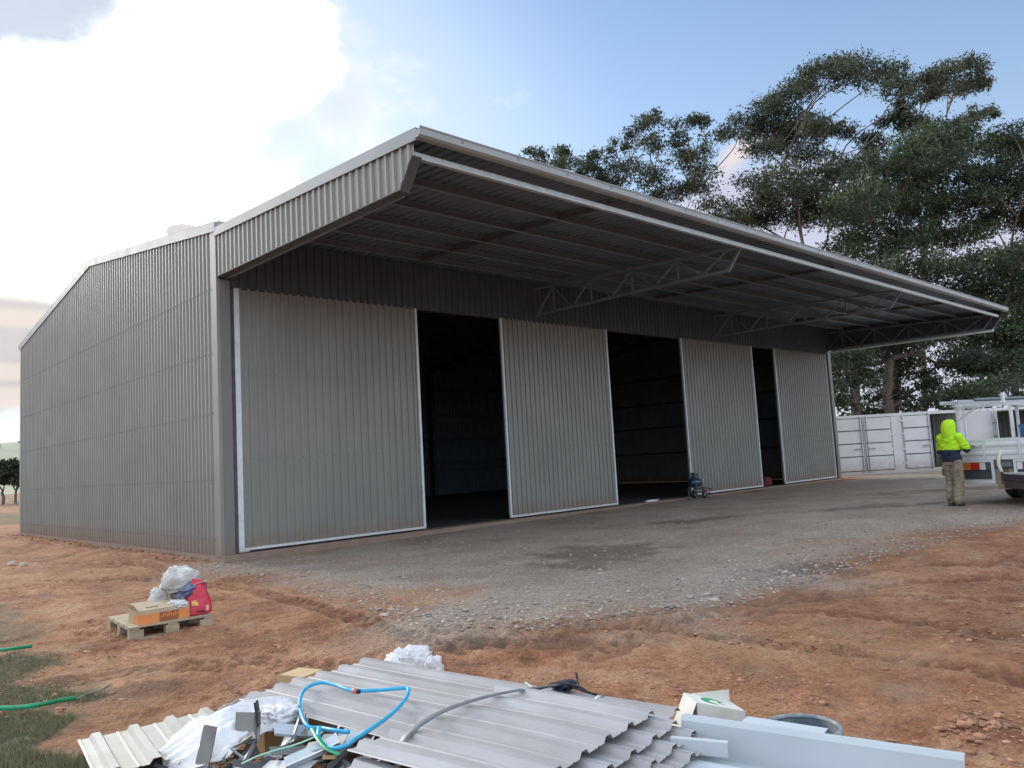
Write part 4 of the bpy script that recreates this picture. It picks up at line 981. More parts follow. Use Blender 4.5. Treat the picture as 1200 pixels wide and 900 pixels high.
gum_tree('low spreading bushy gum tree filling the gap right of the canopy tip', (1160,), 43,
    [(1150, 312, 44, 15), (1110, 322, 36, 13), (1192, 306, 34, 16), (1165, 330, 42, 15), (1200, 338, 36, 15), (1130, 345, 34, 14), (1182, 358, 40, 16), (1210, 372, 30, 18), (1150, 372, 30, 14), (1176, 392, 38, 18), (1205, 408, 34, 18), (1150, 408, 32, 16), (1182, 430, 38, 18), (1142, 436, 28, 14), (1210, 448, 34, 18), (1164, 458, 34, 14), (1128, 392, 18, 12)], .34, LEAFG, BARK, 17, dens=1.15, leafsize=.235)
gum_tree('gum tree with thick dark trunk and foliage hanging under the canopy tip', (1046,), 42,
    [(1000, 425, 26, 14), (1022, 418, 24, 12), (990, 445, 22, 14), (1010, 452, 24, 12), (1060, 408, 30, 11), (1092, 402, 24, 10), (1080, 425, 28, 11), (1110, 430, 20, 9), (1062, 440, 22, 8), (1100, 452, 22, 9), (1040, 395, 30, 14), (1075, 385, 30, 12), (1110, 372, 26, 12), (1020, 400, 26, 12), (985, 418, 20, 12), (1125, 425, 26, 14), (1110, 470, 30, 10), (1030, 468, 26, 8), (990, 470, 24, 8), (1140, 462, 28, 12)], .44, LEAFD, BARK, 18, dens=1.0, fork=.75, leafsize=.235)
gum_tree('pale trunked gum tree standing just past the far corner of the shed', (1004,), 44,
    [(984, 430, 22, 14), (1005, 405, 24, 14), (1024, 440, 20, 12), (992, 395, 26, 14), (978, 455, 18, 12), (1018, 380, 26, 14), (1035, 410, 22, 10), (995, 340, 30, 20), (1030, 330, 34, 18)], .42, LEAFD, BARKP, 19, dens=.9, fork=.7, leafsize=.235)
def scrub():
    rg = np.random.default_rng(5); P = []
    for u in range(975, 1260, 10):
        d = 46+rg.normal()*2; v = 468+rg.normal()*8; k = d/F
        P.append(clump_points(dep(u, v, d), np.array((14*k, 14*k, 9*k)), 75, rg)[0])
        P.append(clump_points(dep(u+4, v+22, d), np.array((16*k, 14*k, 14*k)), 80, rg)[0])
    o = link('scrub', leaf_mesh('scrub', np.concatenate(P), .32, .4, 6, LEAFD, .3)); return kind(o, 'stuff')
scrub()
for i, (u, v, sc, lb) in enumerate(((4, 560, 1.0, 'dark round paddock tree at the left edge of the photo'), (19, 556, 1.15, 'dark paddock tree touching the back corner of the shed'), (-24, 562, 1.0, 'dark paddock tree just outside the left edge of the photo'))):
    gum_tree(lb, (u,), 95, [(u-6*sc, 556, 9*sc, 8), (u+5*sc, 552, 9*sc, 8), (u, 546, 8*sc, 6), (u-8, 566, 8, 6), (u+8, 564, 8, 7), (u, 562, 9, 6)], .24, LEAFD, BARK, 40+i, dens=1.0, group='paddock trees left of the shed', leafsize=.5, fork=.35, spread=.3)
def hill_scrub():
    rg = np.random.default_rng(8); P = []
    for i in range(70):
        a = rad(72+34*rg.random()); r = 560+200*rg.random(); h = 30*float(ss(np.array([r]), 330, 640)[0])*(.75+.25)
        P.append(np.array((CAM[0]+r*math.cos(a), CAM[1]+r*math.sin(a), h*.88+1.5))+rg.normal(size=(60, 3))*np.array((4, 4, 1.6)))
    kind(link('hill_scrub', leaf_mesh('hill_scrub', np.concatenate(P), 2.6, .6, 9, mat('far_scrub', (.12, .15, .15), rough=.9), .1)), 'stuff')
hill_scrub()

# ------------------------------------------------------------------ pallet and the things on it
PB = gpt(152, 751); pe = gpt(250, 733); prz = math.atan2(pe[1]-PB[1], pe[0]-PB[0])+rad(3); PLN = .86; PWD = 1.0
PB[2] = gz(PB[0]+.4, PB[1]+.4)-.01
pal = thing('pallet', 'weathered timber pallet sitting on the red dirt before the shed corner', 'pallet', PB, prz)
for i in range(3):
    y = i*(PWD-.1)/2
    for x in (0, (PLN-.14)/2, PLN-.14): MB().box(x, y, .022, x+.14, y+.1, .105).obj('block', WOOD, pal, bevel=.004)
    MB().box(0, y, .0, PLN, y+.1, .021).obj('runner', WOOD, pal, bevel=.003)
for i in range(3):
    x = (0, (PLN-.1)/2, PLN-.1)[i]; MB().box(x, 0, .106, x+.1, PWD, .124).obj('cross_board', WOOD, pal, bevel=.003)
for i in range(8):
    y = i*(PWD-.11)/7; MB().box(-.004+.006*(i % 2), y, .125, PLN+.004-.008*(i % 3), y+.11, .143).obj('deck_board', WOOD, pal, bevel=.003)
def pl(x, y, z=.144):
    c, s_ = math.cos(prz), math.sin(prz); return np.array((PB[0]+x*c-y*s_, PB[1]+x*s_+y*c, PB[2]+z))
ctn = thing('carton', 'long opened cardboard carton with an orange printed band lying on the pallet', 'carton', pl(.10, .05), prz+rad(3))
cl, cw_, ch = .53, .34, .14
MB().box(0, 0, 0, cl, cw_, .004).obj('base', CARD, ctn)
wf = MB().box(0, -.001, .004, cl, .003, ch).obj('front_side', CARD, ctn)
MB().box(0, cw_-.003, .004, cl, cw_+.001, ch).obj('back_side', CARD, ctn)
MB().box(-.001, .003, .004, .003, cw_-.003, ch).obj('end_side', CARD, ctn); MB().box(cl-.003, .003, .004, cl+.001, cw_-.003, ch).obj('end_side', CARD, ctn)
for a_, b_ in ((.004, cl*.40), (cl*.78, cl-.004)): MB().box(a_, -.0022, .0, b_, -.0012, ch*.72).obj('orange_band', ORANGE, wf)
MB().box(cl*.402, -.0021, .0, cl*.778, -.0012, ch*.72).obj('brown_band', BROWNP, wf)
m = MB()
for i in range(9): m.box(cl*.43+i*.0205, -.0030, ch*(.30+.05*(i % 3)), cl*.43+i*.0205+.013, -.0023, ch*(.50+.08*((i*2) % 3)))
kind(m.obj('band_lettering', ORANGE, wf), 'stuff')
MB().box(-.0022, .004, .0, -.0012, cw_*.5, ch*.7).obj('end_band', ORANGE, ctn)
# lids folded in: the front lid lies back at a slope, end flap stands up
fl = MB().obox((.0, .0, ch), (cl*.86, 0, 0), (0, .19, .05), (0, -.001, .003)).obj('top_flap', CARD, ctn)
m = MB(); q = np.array((.10, .055, ch+.0195))
for i, (dx, h, w_) in enumerate(((0, .03, .007), (.008, .012, .012), (.024, .014, .014), (.042, .018, .012), (.058, .024, .006), (.067, .015, .013), (.084, .014, .011), (.099, .028, .007), (.108, .013, .013))):
    m.obox(q+np.array((dx, 0, 0)), (w_, 0, 0), (0, h*.96, h*.27), (0, -.0008, .0012))
kind(m.obj('flap_lettering', PRINT, fl), 'stuff')
MB().obox((.0, .01, ch), (-.05, 0, .075), (0, cw_-.06, 0), (.003, 0, .001)).obj('end_flap', CARD, ctn)
MB().obox((.05, cw_, ch), (cl-.1, 0, 0), (0, .12, .03), (0, .001, .003)).obj('top_flap', CARD, ctn)
sb = thing('plastic_bag', 'clear crumpled plastic bag bunched up in the end of the carton', 'bag', pl(.53, .20, .25), prz)
lump(.10, .12, .05, 61, .5, 3.5).obj('bag', WHITEPL, sb, smooth=True)
rs = thing('sack', 'red printed sack standing on the right end of the pallet', 'sack', pl(.745, .20), prz)
P = lump(.135, .12, .235, 62, .14, 2.5); PV = np.array(P.v); kz = np.clip(PV[:, 2]/.42, 0, 1); PV[:, 0] *= 1.15-.55*kz; PV[:, 1] *= 1.1-.5*kz; P.v = [tuple(v) for v in PV]
P.obj('bag', REDSACK, rs, smooth=True)
def sack_patch(u0, u1, w0, w1, mt, nm):   # printed patch laid on the sack's front, following its surface
    a = []
    for i in range(7):
        row = []
        for j in range(7):
            x = u0+(u1-u0)*j/6; z = w0+(w1-w0)*i/6
            d = np.hypot(PV[:, 0]-x, PV[:, 2]-z)+np.where(PV[:, 1] < 0, 0, 9); k = np.argsort(d)[:4]; wt = 1/(d[k]+.004); y = (PV[k, 1]*wt).sum()/wt.sum()
            row.append((x, y-.006, z))
        a.append(row)
    MB().grid(np.array(a)).obj(nm, mt, rs, smooth=True)
sack_patch(-.085, -.02, .11, .165, YELLOWP, 'yellow_print'); sack_patch(.055, .10, .045, .10, PINKP, 'pink_print'); sack_patch(-.03, .05, .03, .05, PRINT, 'dark_print')
bp = thing('folded_tarp', 'dark blue folded plastic slumped over the top of the red sack', 'tarp', pl(.69, .24, .42), prz+rad(12))
P = lump(.145, .12, .055, 63, .45, 3.2); P.v = [(x, y, z-.42*max(0, -x-.02)-.25*max(0, -y)) for x, y, z in P.v]
P.obj('tarp', BLUEPL, bp, smooth=True)
ws = thing('sack', 'big white woven sack slumped on top of the pile on the pallet', 'sack', pl(.63, .38, .43), prz-rad(14))
P = lump(.18, .15, .145, 64, .3, 2.2); P.obj('bag', WHITEBAG, ws, smooth=True)
fp = MB(); fp.obox((.10, -.14, .02), (.14, .0, .04), (.02, -.08, .02), (0, 0, .006)); fp.obj('loose_flap', WHITEBAG, ws)
wb = thing('sack', 'off white paper sack leaning behind the carton on the pallet', 'sack', pl(.47, .52), prz+rad(20))
P = lump(.12, .13, .20, 65, .35, 2.8); P.obj('bag', WHITEBAG, wb, smooth=True)
bx = thing('carton', 'small upright cardboard carton between the white sack and the red sack', 'carton', pl(.55, .42), prz+rad(14))
MB().box(-.07, -.06, 0, .07, .06, .30).obj('box', CARD, bx, bevel=.003)
MB().obox((-.07, -.06, .301), (.2, -.02, .04), (0, .12, 0), (0, 0, .003)).obj('flap', CARD, bx)
tc2 = thing('carton', 'flat torn cardboard sheet poking out beneath the white sack', 'carton', pl(.62, .26, .39), prz+rad(4))
MB().obox((-.18, -.08, .02), (.36, 0, .04), (.02, .22, .03), (0, 0, .004)).obj('card_sheet', GREYCARD, tc2)

# ------------------------------------------------------------------ offcut pile in the foreground
def gzc(P): return gz(P[0], P[1])
DL = np.array((.15, -.989, 0)); DL /= np.linalg.norm(DL); DW = np.array((-DL[1]*-1*-1, 0, 0))
DW = np.array((DL[1], -DL[0], 0))           # across the sheets, towards the camera's left
def roofing_sheet(label, O, L_, ribs, along=DL, across=DW, mt=None, group='roofing sheet offcuts in the foreground pile', seed=0, tilt=0.0, h=.023, w0=0.0, end_cut=0.0):
    """ribbed sheet as a thing: origin at its far left corner, slightly bowed"""
    rg = np.random.default_rng(seed); rz = math.atan2(along[1], along[0]); p = .19
    pr = [(0, 0)]
    for i in range(ribs):
        c = p*(i+.5)-p*.5+.045; pr += [(c-.036, 0), (c-.019, h), (c+.019, h), (c+.036, 0), (c+.070, .0), (c+.075, .004), (c+.083, .004), (c+.088, 0)]
    pr = [q for q in pr if q[0] <= p*ribs-.02]; n = 9
    G = np.zeros((len(pr), n, 3)); ph = rg.random()*6
    for j in range(n):
        t = j/(n-1)
        for i, (u, z) in enumerate(pr):
            G[i, j] = (t*L_-end_cut*t*u, -u if across is DW else u, z+tilt*t*L_+.006*math.sin(t*4+ph)+.004*math.sin(u*7+ph))
    t_ = MB().grid(G).obj('roofing_sheet', mt or SHEETZ, None, solid=.0016)
    t_.location = tuple(map(float, O)); t_.rotation_euler = (0, 0, rz)
    return tag(t_, label, 'roofing sheet', group)
A0 = onz(431, 773, .16); g0 = gz(A0[0]-.4, A0[1]-1)
# bearers under the stack
for i, (q, lb) in enumerate(((.25, 'timber bearer under the left end of the zinc sheet stack'), (2.0, 'timber bearer under the right end of the zinc sheet stack'))):
    c = A0+DL*q; b = thing('timber_bearer', lb, 'timber', (c[0], c[1], g0), math.atan2(DW[1], DW[0])); MB().box(-.05, -.045, -.02, 1.05, .045, max(.03, .155-g0-.012-.0)).obj('timber', PINE, b, bevel=.004)
la = A0+np.array((0, 0, 0))
roofing_sheet('long zinc roofing sheet at the bottom of the stack, its far ribs uncovered', la, 2.42, 4, seed=1)
roofing_sheet('long zinc roofing sheet lying under the blue hose, nearest the offcut heap', la+DW*.700+np.array((0, 0, -.008)), 2.30, 2, seed=2)
up0 = onz(592, 816, .225)
sl_ = [('lowest of the four short zinc sheets, its cut end jutting out furthest right', .0, .185, .24), ('second lowest short zinc sheet, its cut end showing beneath two others', .030, .12, .175), ('third short zinc sheet up, directly beneath the topmost short sheet', .060, .06, .10), ('topmost short zinc roofing sheet with dusty brown smears on its pans', .092, .0, .0)]
for i, (lb, z, off, ext) in enumerate(sl_):
    roofing_sheet(lb, up0+DL*(off*.2)+DW*(-.02+.012*i)+np.array((0, 0, z-.03)), .93+ext, 6 if i == 3 else 5, seed=10+i, tilt=-.012)
roofing_sheet('short narrow zinc sheet slid out along the near edge of the stack', up0+DW*1.04+DL*.05+np.array((0, 0, .0)), .95, 1, seed=20)
# beige sheet at the left of the pile
bo = onz(239, 836, .12); bd = np.array((-.13, -.99, 0)); bd /= np.linalg.norm(bd); bw = np.array((bd[1], -bd[0], 0))
t_ = roofing_sheet('beige ribbed roofing sheet at the left end of the offcut pile', bo-bw*.045, .62, 4, along=bd, seed=30, mt=SHEETB, tilt=-.01)
cpz = thing('rib_end_cap', 'black foam closure strip under the near end of the beige sheet', 'foam strip', onz(182, 893, .06), math.atan2(bw[1], bw[0]))
MB().box(-.14, -.02, -.05, .10, .02, .02).obj('foam', BLACK, cpz, bevel=.006)
# white film
def film():
    back = [(184, 892, .06), (206, 864, .15), (236, 842, .21), (275, 829, .23), (318, 821, .20), (341, 822, .17), (344, 830, .15)]
    front = [(192, 905, .03), (222, 903, .10), (258, 893, .13), (290, 874, .15), (312, 862, .15), (332, 855, .14), (347, 857, .12)]
    B = spline([onz(*q) for q in back], 90); Fr = spline([onz(*q) for q in front], 90); G = np.zeros((90, 50, 3))
    for j in range(50):
        t = j/49; G[:, j] = B*(1-t)+Fr*t
        x, y = G[:, j, 0], G[:, j, 1]
        q = np.linspace(0, 1, 90); G[:, j, 2] += .045*math.sin(math.pi*t)+.04*(1-np.abs(2*fbm(x, y, 4, 3, 3)-1)-.6)+.020*((1-np.abs(2*fbm(q*2.2+t*1.5, t*9+q*5+0*q, 1.0, 3, 6)-1))**3-.3)+.006*((1-np.abs(2*fbm(q*7-t*3, t*22+q*6, 1.0, 2, 16)-1))**3-.3)
    o = MB().grid(G).obj('plastic_film', WHITEPL, None, smooth=True, solid=.002)
    tag(o, 'white plastic film draped over the left of the offcut pile', 'plastic film')
film()
def film2():
    c = onz(325, 838, .2); o = lump(.10, .09, .05, 71, .6, 4).obj('plastic_film', WHITEPL, None, smooth=True); o.location = tuple(c-np.array((0, 0, .04)))
    tag(o, 'small bunched end of white film beside the blue hose', 'plastic film')
film2()
# offcuts: bent strips of flashing
def offcut(label, px, z, head, L_, w1, w2, mt, pitch=0.0, roll=0.0, name='flashing_offcut', group='flashing offcuts in the foreground heap'):
    p = onz(px[0], px[1], z)
    prof = [(0, w1, 0), (0, 0, 0), (0, 0, w2), (0, -.012, w2+.004)]
    o = MB().extr(prof, (0, 0, 0), (L_*.5, 0, 0)).extr(prof, (L_*.5, 0, 0), (L_, 0.004, .003)).obj(name, mt, None, solid=.0016)
    o.location = tuple(p); o.rotation_euler = (roll, pitch, head)
    return tag(o, label, 'flashing offcut', group)
h0 = math.atan2(DL[1], DL[0])
OC = [((243, 905), .10, h0+1.6, .20, .09, .015, OFFC, -1.25, 0.2, 'dark grey steel tab standing upright in front of the white film'),
      ((300, 872), .14, h0+2.4, .16, .11, .02, OFFC, -.9, .3, 'dark olive steel tab sticking up beside the white film'),
      ((303, 852), .22, h0+2.6, .17, .012, .012, BLACK, -.5, 0, 'thin black steel strip poking up above the olive tab'),
      ((212, 898), .09, h0+.7, .12, .08, .03, OFFC, -.5, .5, 'crumpled grey steel scrap at the near left of the film'),
      ((263, 893), .13, h0+2.3, .55, .045, .02, OFFC, -.05, -.4, 'long grey steel strip lying along the front of the heap'),
      ((285, 900), .12, h0+2.35, .50, .06, .03, OFFL, -.02, -.2, 'pale folded strip in the middle of the heap'),
      ((318, 885), .15, h0+1.4, .28, .05, .01, OFFC, .25, .6, 'curved dark strap of steel hanging over the heap front'),
      ((322, 862), .19, h0+1.2, .20, .09, .02, PALEF, .3, .5, 'pale blue steel scrap folded over beside the film'),
      ((345, 868), .17, h0+2.4, .34, .07, .03, OFFL, 0, -.3, 'pale flashing lying between the film and the hose end'),
      ((352, 888), .13, h0+.4, .22, .10, .03, OFFC, -.2, .4, 'dark ribbed scrap in the shadow under the hose loop'),
      ((378, 892), .14, h0+2.2, .32, .08, .04, OFFL, -.05, 0, 'pale grey channel offcut in front of the blue hose loop'),
      ((400, 882), .16, h0+2.0, .25, .10, .015, PALEF, -.02, .2, 'flat pale blue plate beneath the hose'),
      ((385, 905), .11, h0+2.1, .42, .07, .03, OFFC, 0, -.2, 'grey channel along the bottom edge of the heap'),
      ((440, 905), .13, h0+1.9, .34, .08, .03, OFFL, -.03, -.2, 'pale folded strip below the near zinc sheets'),
      ((336, 903), .12, h0+1.0, .26, .09, .03, PALEF, -.25, .4, 'pale scrap tilted up at the bottom of the heap'),
      ((300, 905), .10, h0+.2, .30, .10, .02, OFFL, -.1, .2, 'wide pale scrap at the bottom edge of the photo'),
      ((420, 898), .14, h0+.9, .18, .07, .02, OFFC, -.2, .2, 'short dark scrap below the hose loop'),
      ((360, 860), .17, h0+2.5, .26, .05, .025, OFFC, 0, -.2, 'dark strip tucked under the left end of the sheet stack'),
      ((270, 880), .15, h0+.9, .12, .06, .015, OFFC, -.4, .3, 'small grey clip of steel on the lower edge of the film'),
      ((430, 880), .12, h0+2.2, .30, .06, .02, OFFL, 0, 0, 'thin pale strip lying in the dark gap under the sheet stack')]
for (px, z, hd, L_, w1, w2, mt, pt, rl, lb) in OC: offcut(lb, px, z, hd, L_, w1, w2, mt, pt, rl)
# solid heap filling below: crushed scraps nobody could count
def heap():
    rg = np.random.default_rng(12); m = MB()
    for i in range(260):
        u, v = rg.uniform(205, 470), rg.uniform(868, 940)
        if v < 905-(u-205)*.14+rg.normal()*6 and u < 330 and v < 880: continue
        p = onz(u, v, .02+.09*rg.random()); a = rg.random()*6.28; e = np.array((math.cos(a), math.sin(a), rg.normal()*.3))*rg.uniform(.05, .16)
        w = np.cross(e, (0, 0, 1.)); w = w/np.linalg.norm(w)*rg.uniform(.015, .05)+np.array((0, 0, rg.normal()*.02)); n_ = np.cross(e, w); n_ = n_/np.linalg.norm(n_)*.002
        m.obox(p, e, w, n_, int(rg.integers(0, 4)))
    kind(m.obj('scrap_heap', [OFFC, OFFL, PALEF, DARKST]), 'stuff')
heap()
wo = thing('wood_offcut', 'splintered pine offcut lying in the heap under the green strap', 'wood offcut', onz(392, 881, .155), h0+2.2)
MB().box(-.10, -.03, 0, .10, .03, .02).obj('timber', PINE, wo, bevel=.003)
w2 = thing('wood_block', 'pale timber block under the far left corner of the zinc sheets', 'wood block', onz(352, 795, .06), h0+.2)
MB().box(-.10, -.10, -.06, .12, .10, .045).obj('timber', PINE, w2, bevel=.004)
# blue hose
hz = .215
hp = [(409, 858, hz), (392, 856, hz), (375, 853, hz-.01), (362, 852, hz), (355, 842, hz+.01), (351, 825, hz), (355, 811, hz), (365, 803, hz), (378, 800, hz), (394, 803, hz), (412, 809, hz), (440, 809, hz), (465, 807, hz+.01), (478, 807, hz+.01), (477, 816, hz), (468, 828, hz), (455, 840, hz), (438, 852, hz), (420, 864, hz), (405, 874, hz-.01), (390, 877, hz-.02), (378, 872, hz-.02), (373, 862, hz), (374, 853, hz+.012)]
hs = MB().tube(spline([onz(*q) for q in hp], 130), .0105, 10).obj('hose', HOSE, smooth=True)
tag(hs, 'blue hose looped on top of the zinc roofing sheets', 'hose')
cp = onz(413, 809.5, hz); cq = onz(419, 810.2, hz)
MB().tube([cp, cq], .0145, 10).obj('coupling', mat('pink_coupling', (.50, .18, .20), rough=.5), hs, smooth=True)
MB().tube([cq, onz(421.5, 810.5, hz)], .0125, 10).obj('clamp', BLACK, hs, smooth=True)
# grey strap arched over the stack, steel loop, cables
def strap(label, pts, w, mt, name='strap', cat='strap', thick=.002, n=40, side=None):
    P = spline([onz(*q) for q in pts], n); T = np.gradient(P, axis=0); side = np.cross(T, (0, 0, 1.)) if side is None else np.tile(np.array(side, float), (n, 1))
    side /= np.linalg.norm(side, axis=1)[:, None]
    o = MB().grid(np.stack([P-side*w/2, P+side*w/2], 1)).obj(name, mt, None, smooth=True, solid=thick)
    return tag(o, label, cat)
strap('grey flat strap curving across the zinc sheet stack', [(470, 874, .27), (478, 861, .30), (495, 847, .325), (520, 833, .335), (550, 822, .335), (585, 813, .325), (625, 806, .29), (655, 802, .23)], .042, STRAPG)
strap('bent pale steel strap standing up on the far edge of the stack', [(694, 829, .20), (697, 822, .24), (701, 816, .262), (704, 815, .25), (706, 818, .215)], .02, PALEF, 'steel_strap', side=DL)
strap('pale green strapping tail draped over the white film', [(283, 895, .17), (300, 887, .19), (320, 880, .2), (345, 873, .2), (368, 864, .21), (378, 857, .222)], .015, mat('pale_green_strap', (.25, .58, .46), rough=.45), 'green_strap')
strap('green strap dangling inside the hose loop', [(366, 853, .226), (372, 864, .22), (378, 872, .21), (386, 879, .20), (398, 884, .19)], .024, GREENS, 'green_strap')
strap('green strapping tape on the grass at left, the nearer one', [(-40, 833, .0), (-8, 830, .01), (20, 829, .02), (45, 826, .03), (70, 821, .01), (90, 818, -.02)], .034, GREENS, 'green_strap', side=(.25, -.2, .8))
strap('green strapping tape on the dirt at left, the farther one', [(-40, 764, -.03), (-10, 763, -.02), (15, 760, -.01), (38, 757, -.03)], .034, GREENS, 'green_strap', side=(.25, -.2, .8))
tag(MB().tube(spline([gpt(88, 820, .012), gpt(100, 814, .02), gpt(118, 808, .01), gpt(130, 800, .012)], 20), .006, 6).obj('cord', GREYCARD, smooth=True), 'thin brown cord trailing from the nearer green tape', 'cord')
cb_ = MB().tube(spline([onz(*q) for q in ((618, 812, .2), (640, 805, .21), (662, 803, .22), (685, 810, .21), (712, 818, .17), (720, 820, .12))], 40), .007, 7).tube(spline([onz(*q) for q in ((630, 808, .2), (652, 801, .23), (676, 804, .23), (690, 812, .2))], 30), .007, 7).tube(spline([onz(*q) for q in ((678, 806, .22), (677, 797, .25), (675, 788, .29), (678, 802, .22))], 20), .005, 6)
tag(cb_.obj('cable', BLACK, smooth=True), 'tangled black cable lying along the far edge of the zinc stack', 'cable')
nb = thing('rag', 'dark navy rag bunched on the far edge of the zinc stack', 'rag', onz(662, 806, .2), .3); lump(.075, .05, .02, 81, .5, 4).obj('cloth', NAVYC, nb, smooth=True)
tag(MB().tube([onz(616, 800, .16), onz(624, 806, .19)], .008, 6).obj('plastic_stick', WHITEV), 'short white plastic stick behind the grey strap', 'stick')
# white bag behind the stack
wbag = thing('plastic_bag', 'white plastic bag caught behind the far edge of the zinc sheets', 'bag', gpt(480, 790), h0); lump(.11, .20, .12, 91, .4, 3.5).obj('bag', WHITEPL, wbag, smooth=True)
wbt = thing('plastic_bag', 'small torn white plastic corner beside the larger white bag', 'bag', gpt(509, 796), h0); lump(.055, .06, .10, 92, .5, 3).obj('bag', WHITEPL, wbt, smooth=True)
# dark plastic on the dirt behind the film
dpz = thing('plastic_strip', 'clear grey plastic strip lying on the dirt behind the white film', 'plastic strip', gpt(285, 825), h0+1.9)
P = lump(.26, .05, .022, 93, .5, 4); P.obj('plastic', mat('grey_film', (.30, .27, .27), rough=.25), dpz, smooth=True)
# white carton with green print
gb = thing('carton', 'open white carton with a green printed swoosh behind the long flashing', 'carton', (0, 0, 0), math.atan2(RGT[1], RGT[0])+rad(10))
_q = onz(838, 832, .12); gb.location = (_q[0], _q[1], gz(_q[0], _q[1])+.01)
bl, bh, bd_ = .30, .20, .24
gz_ = .0
gb.scale = (.88, .8, 1.45)
sh_ = MB().obox((-.15, -.12, gz_), (bl, 0, 0), (0, .24, 0), (0, 0, .004)).obj('base', WHITECARD, gb)
tp_ = MB().obox((-.15, -.10, gz_+.20), (bl, 0, -.05), (0, .23, 0), (0, 0, .004)).obj('top', WHITECARD, gb)
MB().obox((-.15, .12, gz_+.004), (bl, 0, 0), (0, .004, 0), (0, .008, .192)).obj('far_side', WHITECARD, gb)
fr_ = MB().add([(-.15, -.12, gz_+.004), (.15, -.12, gz_+.004), (.15, -.10, gz_+.15), (-.15, -.10, gz_+.20)], [(0, 1, 2, 3)]).obj('near_side', WHITECARD, gb, solid=.004)
MB().obox((-.15, -.1, gz_+.2), (-.10, -.02, -.11), (0, .22, 0), (0, 0, .004)).obj('end_flap', WHITECARD, gb)
MB().box(-.10, -.09, gz_+.006, -.094, .10, gz_+.17).obj('inner_card', GREYCARD, gb)
def swoosh(c, r0, r1, a0, a1, plane):
    vs = []; n = 16
    for i in range(n+1):
        a = a0+(a1-a0)*i/n; k = 1-abs(2*i/n-1)**2
        vs += [plane(c[0]+r0*math.cos(a), c[1]+r0*math.sin(a)), plane(c[0]+(r0+(r1-r0)*(.15+.85*k))*math.cos(a), c[1]+(r0+(r1-r0)*(.15+.85*k))*math.sin(a))]
    return MB().add(vs, [(2*i, 2*i+1, 2*i+3, 2*i+2) for i in range(n)])
swoosh((.02, .0), .055, .10, rad(60), rad(250), lambda a, b: (a, b, gz_+.20-.05*(a+.15)/.30+.0055)).obj('green_swoosh', GREENP, tp_)
swoosh((.07, .0), .035, .05, rad(70), rad(260), lambda a, b: (a, b, gz_+.20-.05*(a+.15)/.30+.0055)).obj('green_swoosh', GREENP, tp_)
def nplane(a, b): f = (b-gz_)/.2; return (a, -.12+.02*f-.0035, b)
swoosh((.0, gz_+.07), .03, .06, rad(20), rad(200), nplane).obj('green_swoosh', GREENP, fr_)
# tub
bk = thing('bucket', 'round dark plastic tub with a worn pale rim behind the long flashing', 'bucket', (0, 0, 0), 0)
_q = onz(941, 851, .20); bk.location = (_q[0], _q[1], gz(_q[0], _q[1])); bz = .19-bk.location[2]; br = .165
tub = MB().lathe([(0, .012), (br*.8, .012), (br*.80, .0), (br*.82, 0), (br, bz), (br*.965, bz), (br*.78, .03), (0, .03)], (0, 0, 0), 36).obj('tub', BUCKB, bk, smooth=True)
MB().lathe([(br*.955, bz+.001), (br*.955, bz+.014), (br*1.04, bz+.014), (br*1.05, bz-.02), (br*1.005, bz-.02)], (0, 0, 0), 40).obj('rim', BUCKR, bk, smooth=True)
MB().tube(spline([(br*1.03*math.cos(a), br*1.03*math.sin(a), bz-.03-.05*math.sin((a+2.2)/1.9*math.pi/1.0)) for a in np.linspace(-2.2, -.3, 9)], 24), .005, 6).obj('handle', RODST, bk, smooth=True)
wsheet = thing('sheet_offcut', 'white bent sheet offcut resting across the mouth of the dark tub', 'sheet offcut', onz(900, 847, .225), math.atan2(DL[1], DL[0])+rad(-4))
MB().extr([(0, .05, -.012), (0, 0, .012), (0, -.10, .0)], (-.10, 0, 0), (.28, .0, .012)).obj('sheet', PALEF, wsheet, solid=.002)
# long folded flashing
f0, f1 = onz(799, 838, .27), onz(1130, 885, .27); fd = f1-f0; fl_ = np.linalg.norm(fd); fz = math.atan2(fd[1], fd[0])
lf = thing('long_flashing', 'long pale blue grey folded flashing across the bottom right of the pile', 'flashing', f0-np.array((0, 0, .27)), fz)
MB().extr([(0, .028, .252), (0, .030, .268), (0, 0, .27), (0, -.012, .252), (0, -.030, .115), (0, -.032, .105), (0, -.20, .085), (0, -.205, .07)], (0, 0, 0), (fl_, 0, 0)).obj('flashing', PALEF, lf, solid=.0018)
for x in (.15, fl_-.15): MB().box(x-.03, -.17, gz(f0[0], f0[1])-.02, x+.03, -.03, .072).obj('packer', PINE, lf)
lf2 = thing('long_flashing', 'shorter pale flashing lying at the near side of the long one', 'flashing', onz(798, 893, .16), fz+rad(2))
MB().extr([(0, .05, .0), (0, 0, .008), (0, -.12, .0), (0, -.122, -.03)], (0, 0, 0), (1.0, 0, -.01)).obj('flashing', PALEF, lf2, solid=.0018)
tg = thing('flashing_offcut', 'small pale offcut wedged under the left end of the long flashing', 'flashing offcut', onz(786, 873, .2), fz+rad(10), 'flashing offcuts in the foreground heap')
MB().extr([(0, .03, .03), (0, 0, .03), (0, -.004, -.03)], (0, 0, 0), (.25, 0, 0)).obj('strip', PALEF, tg, solid=.0016)

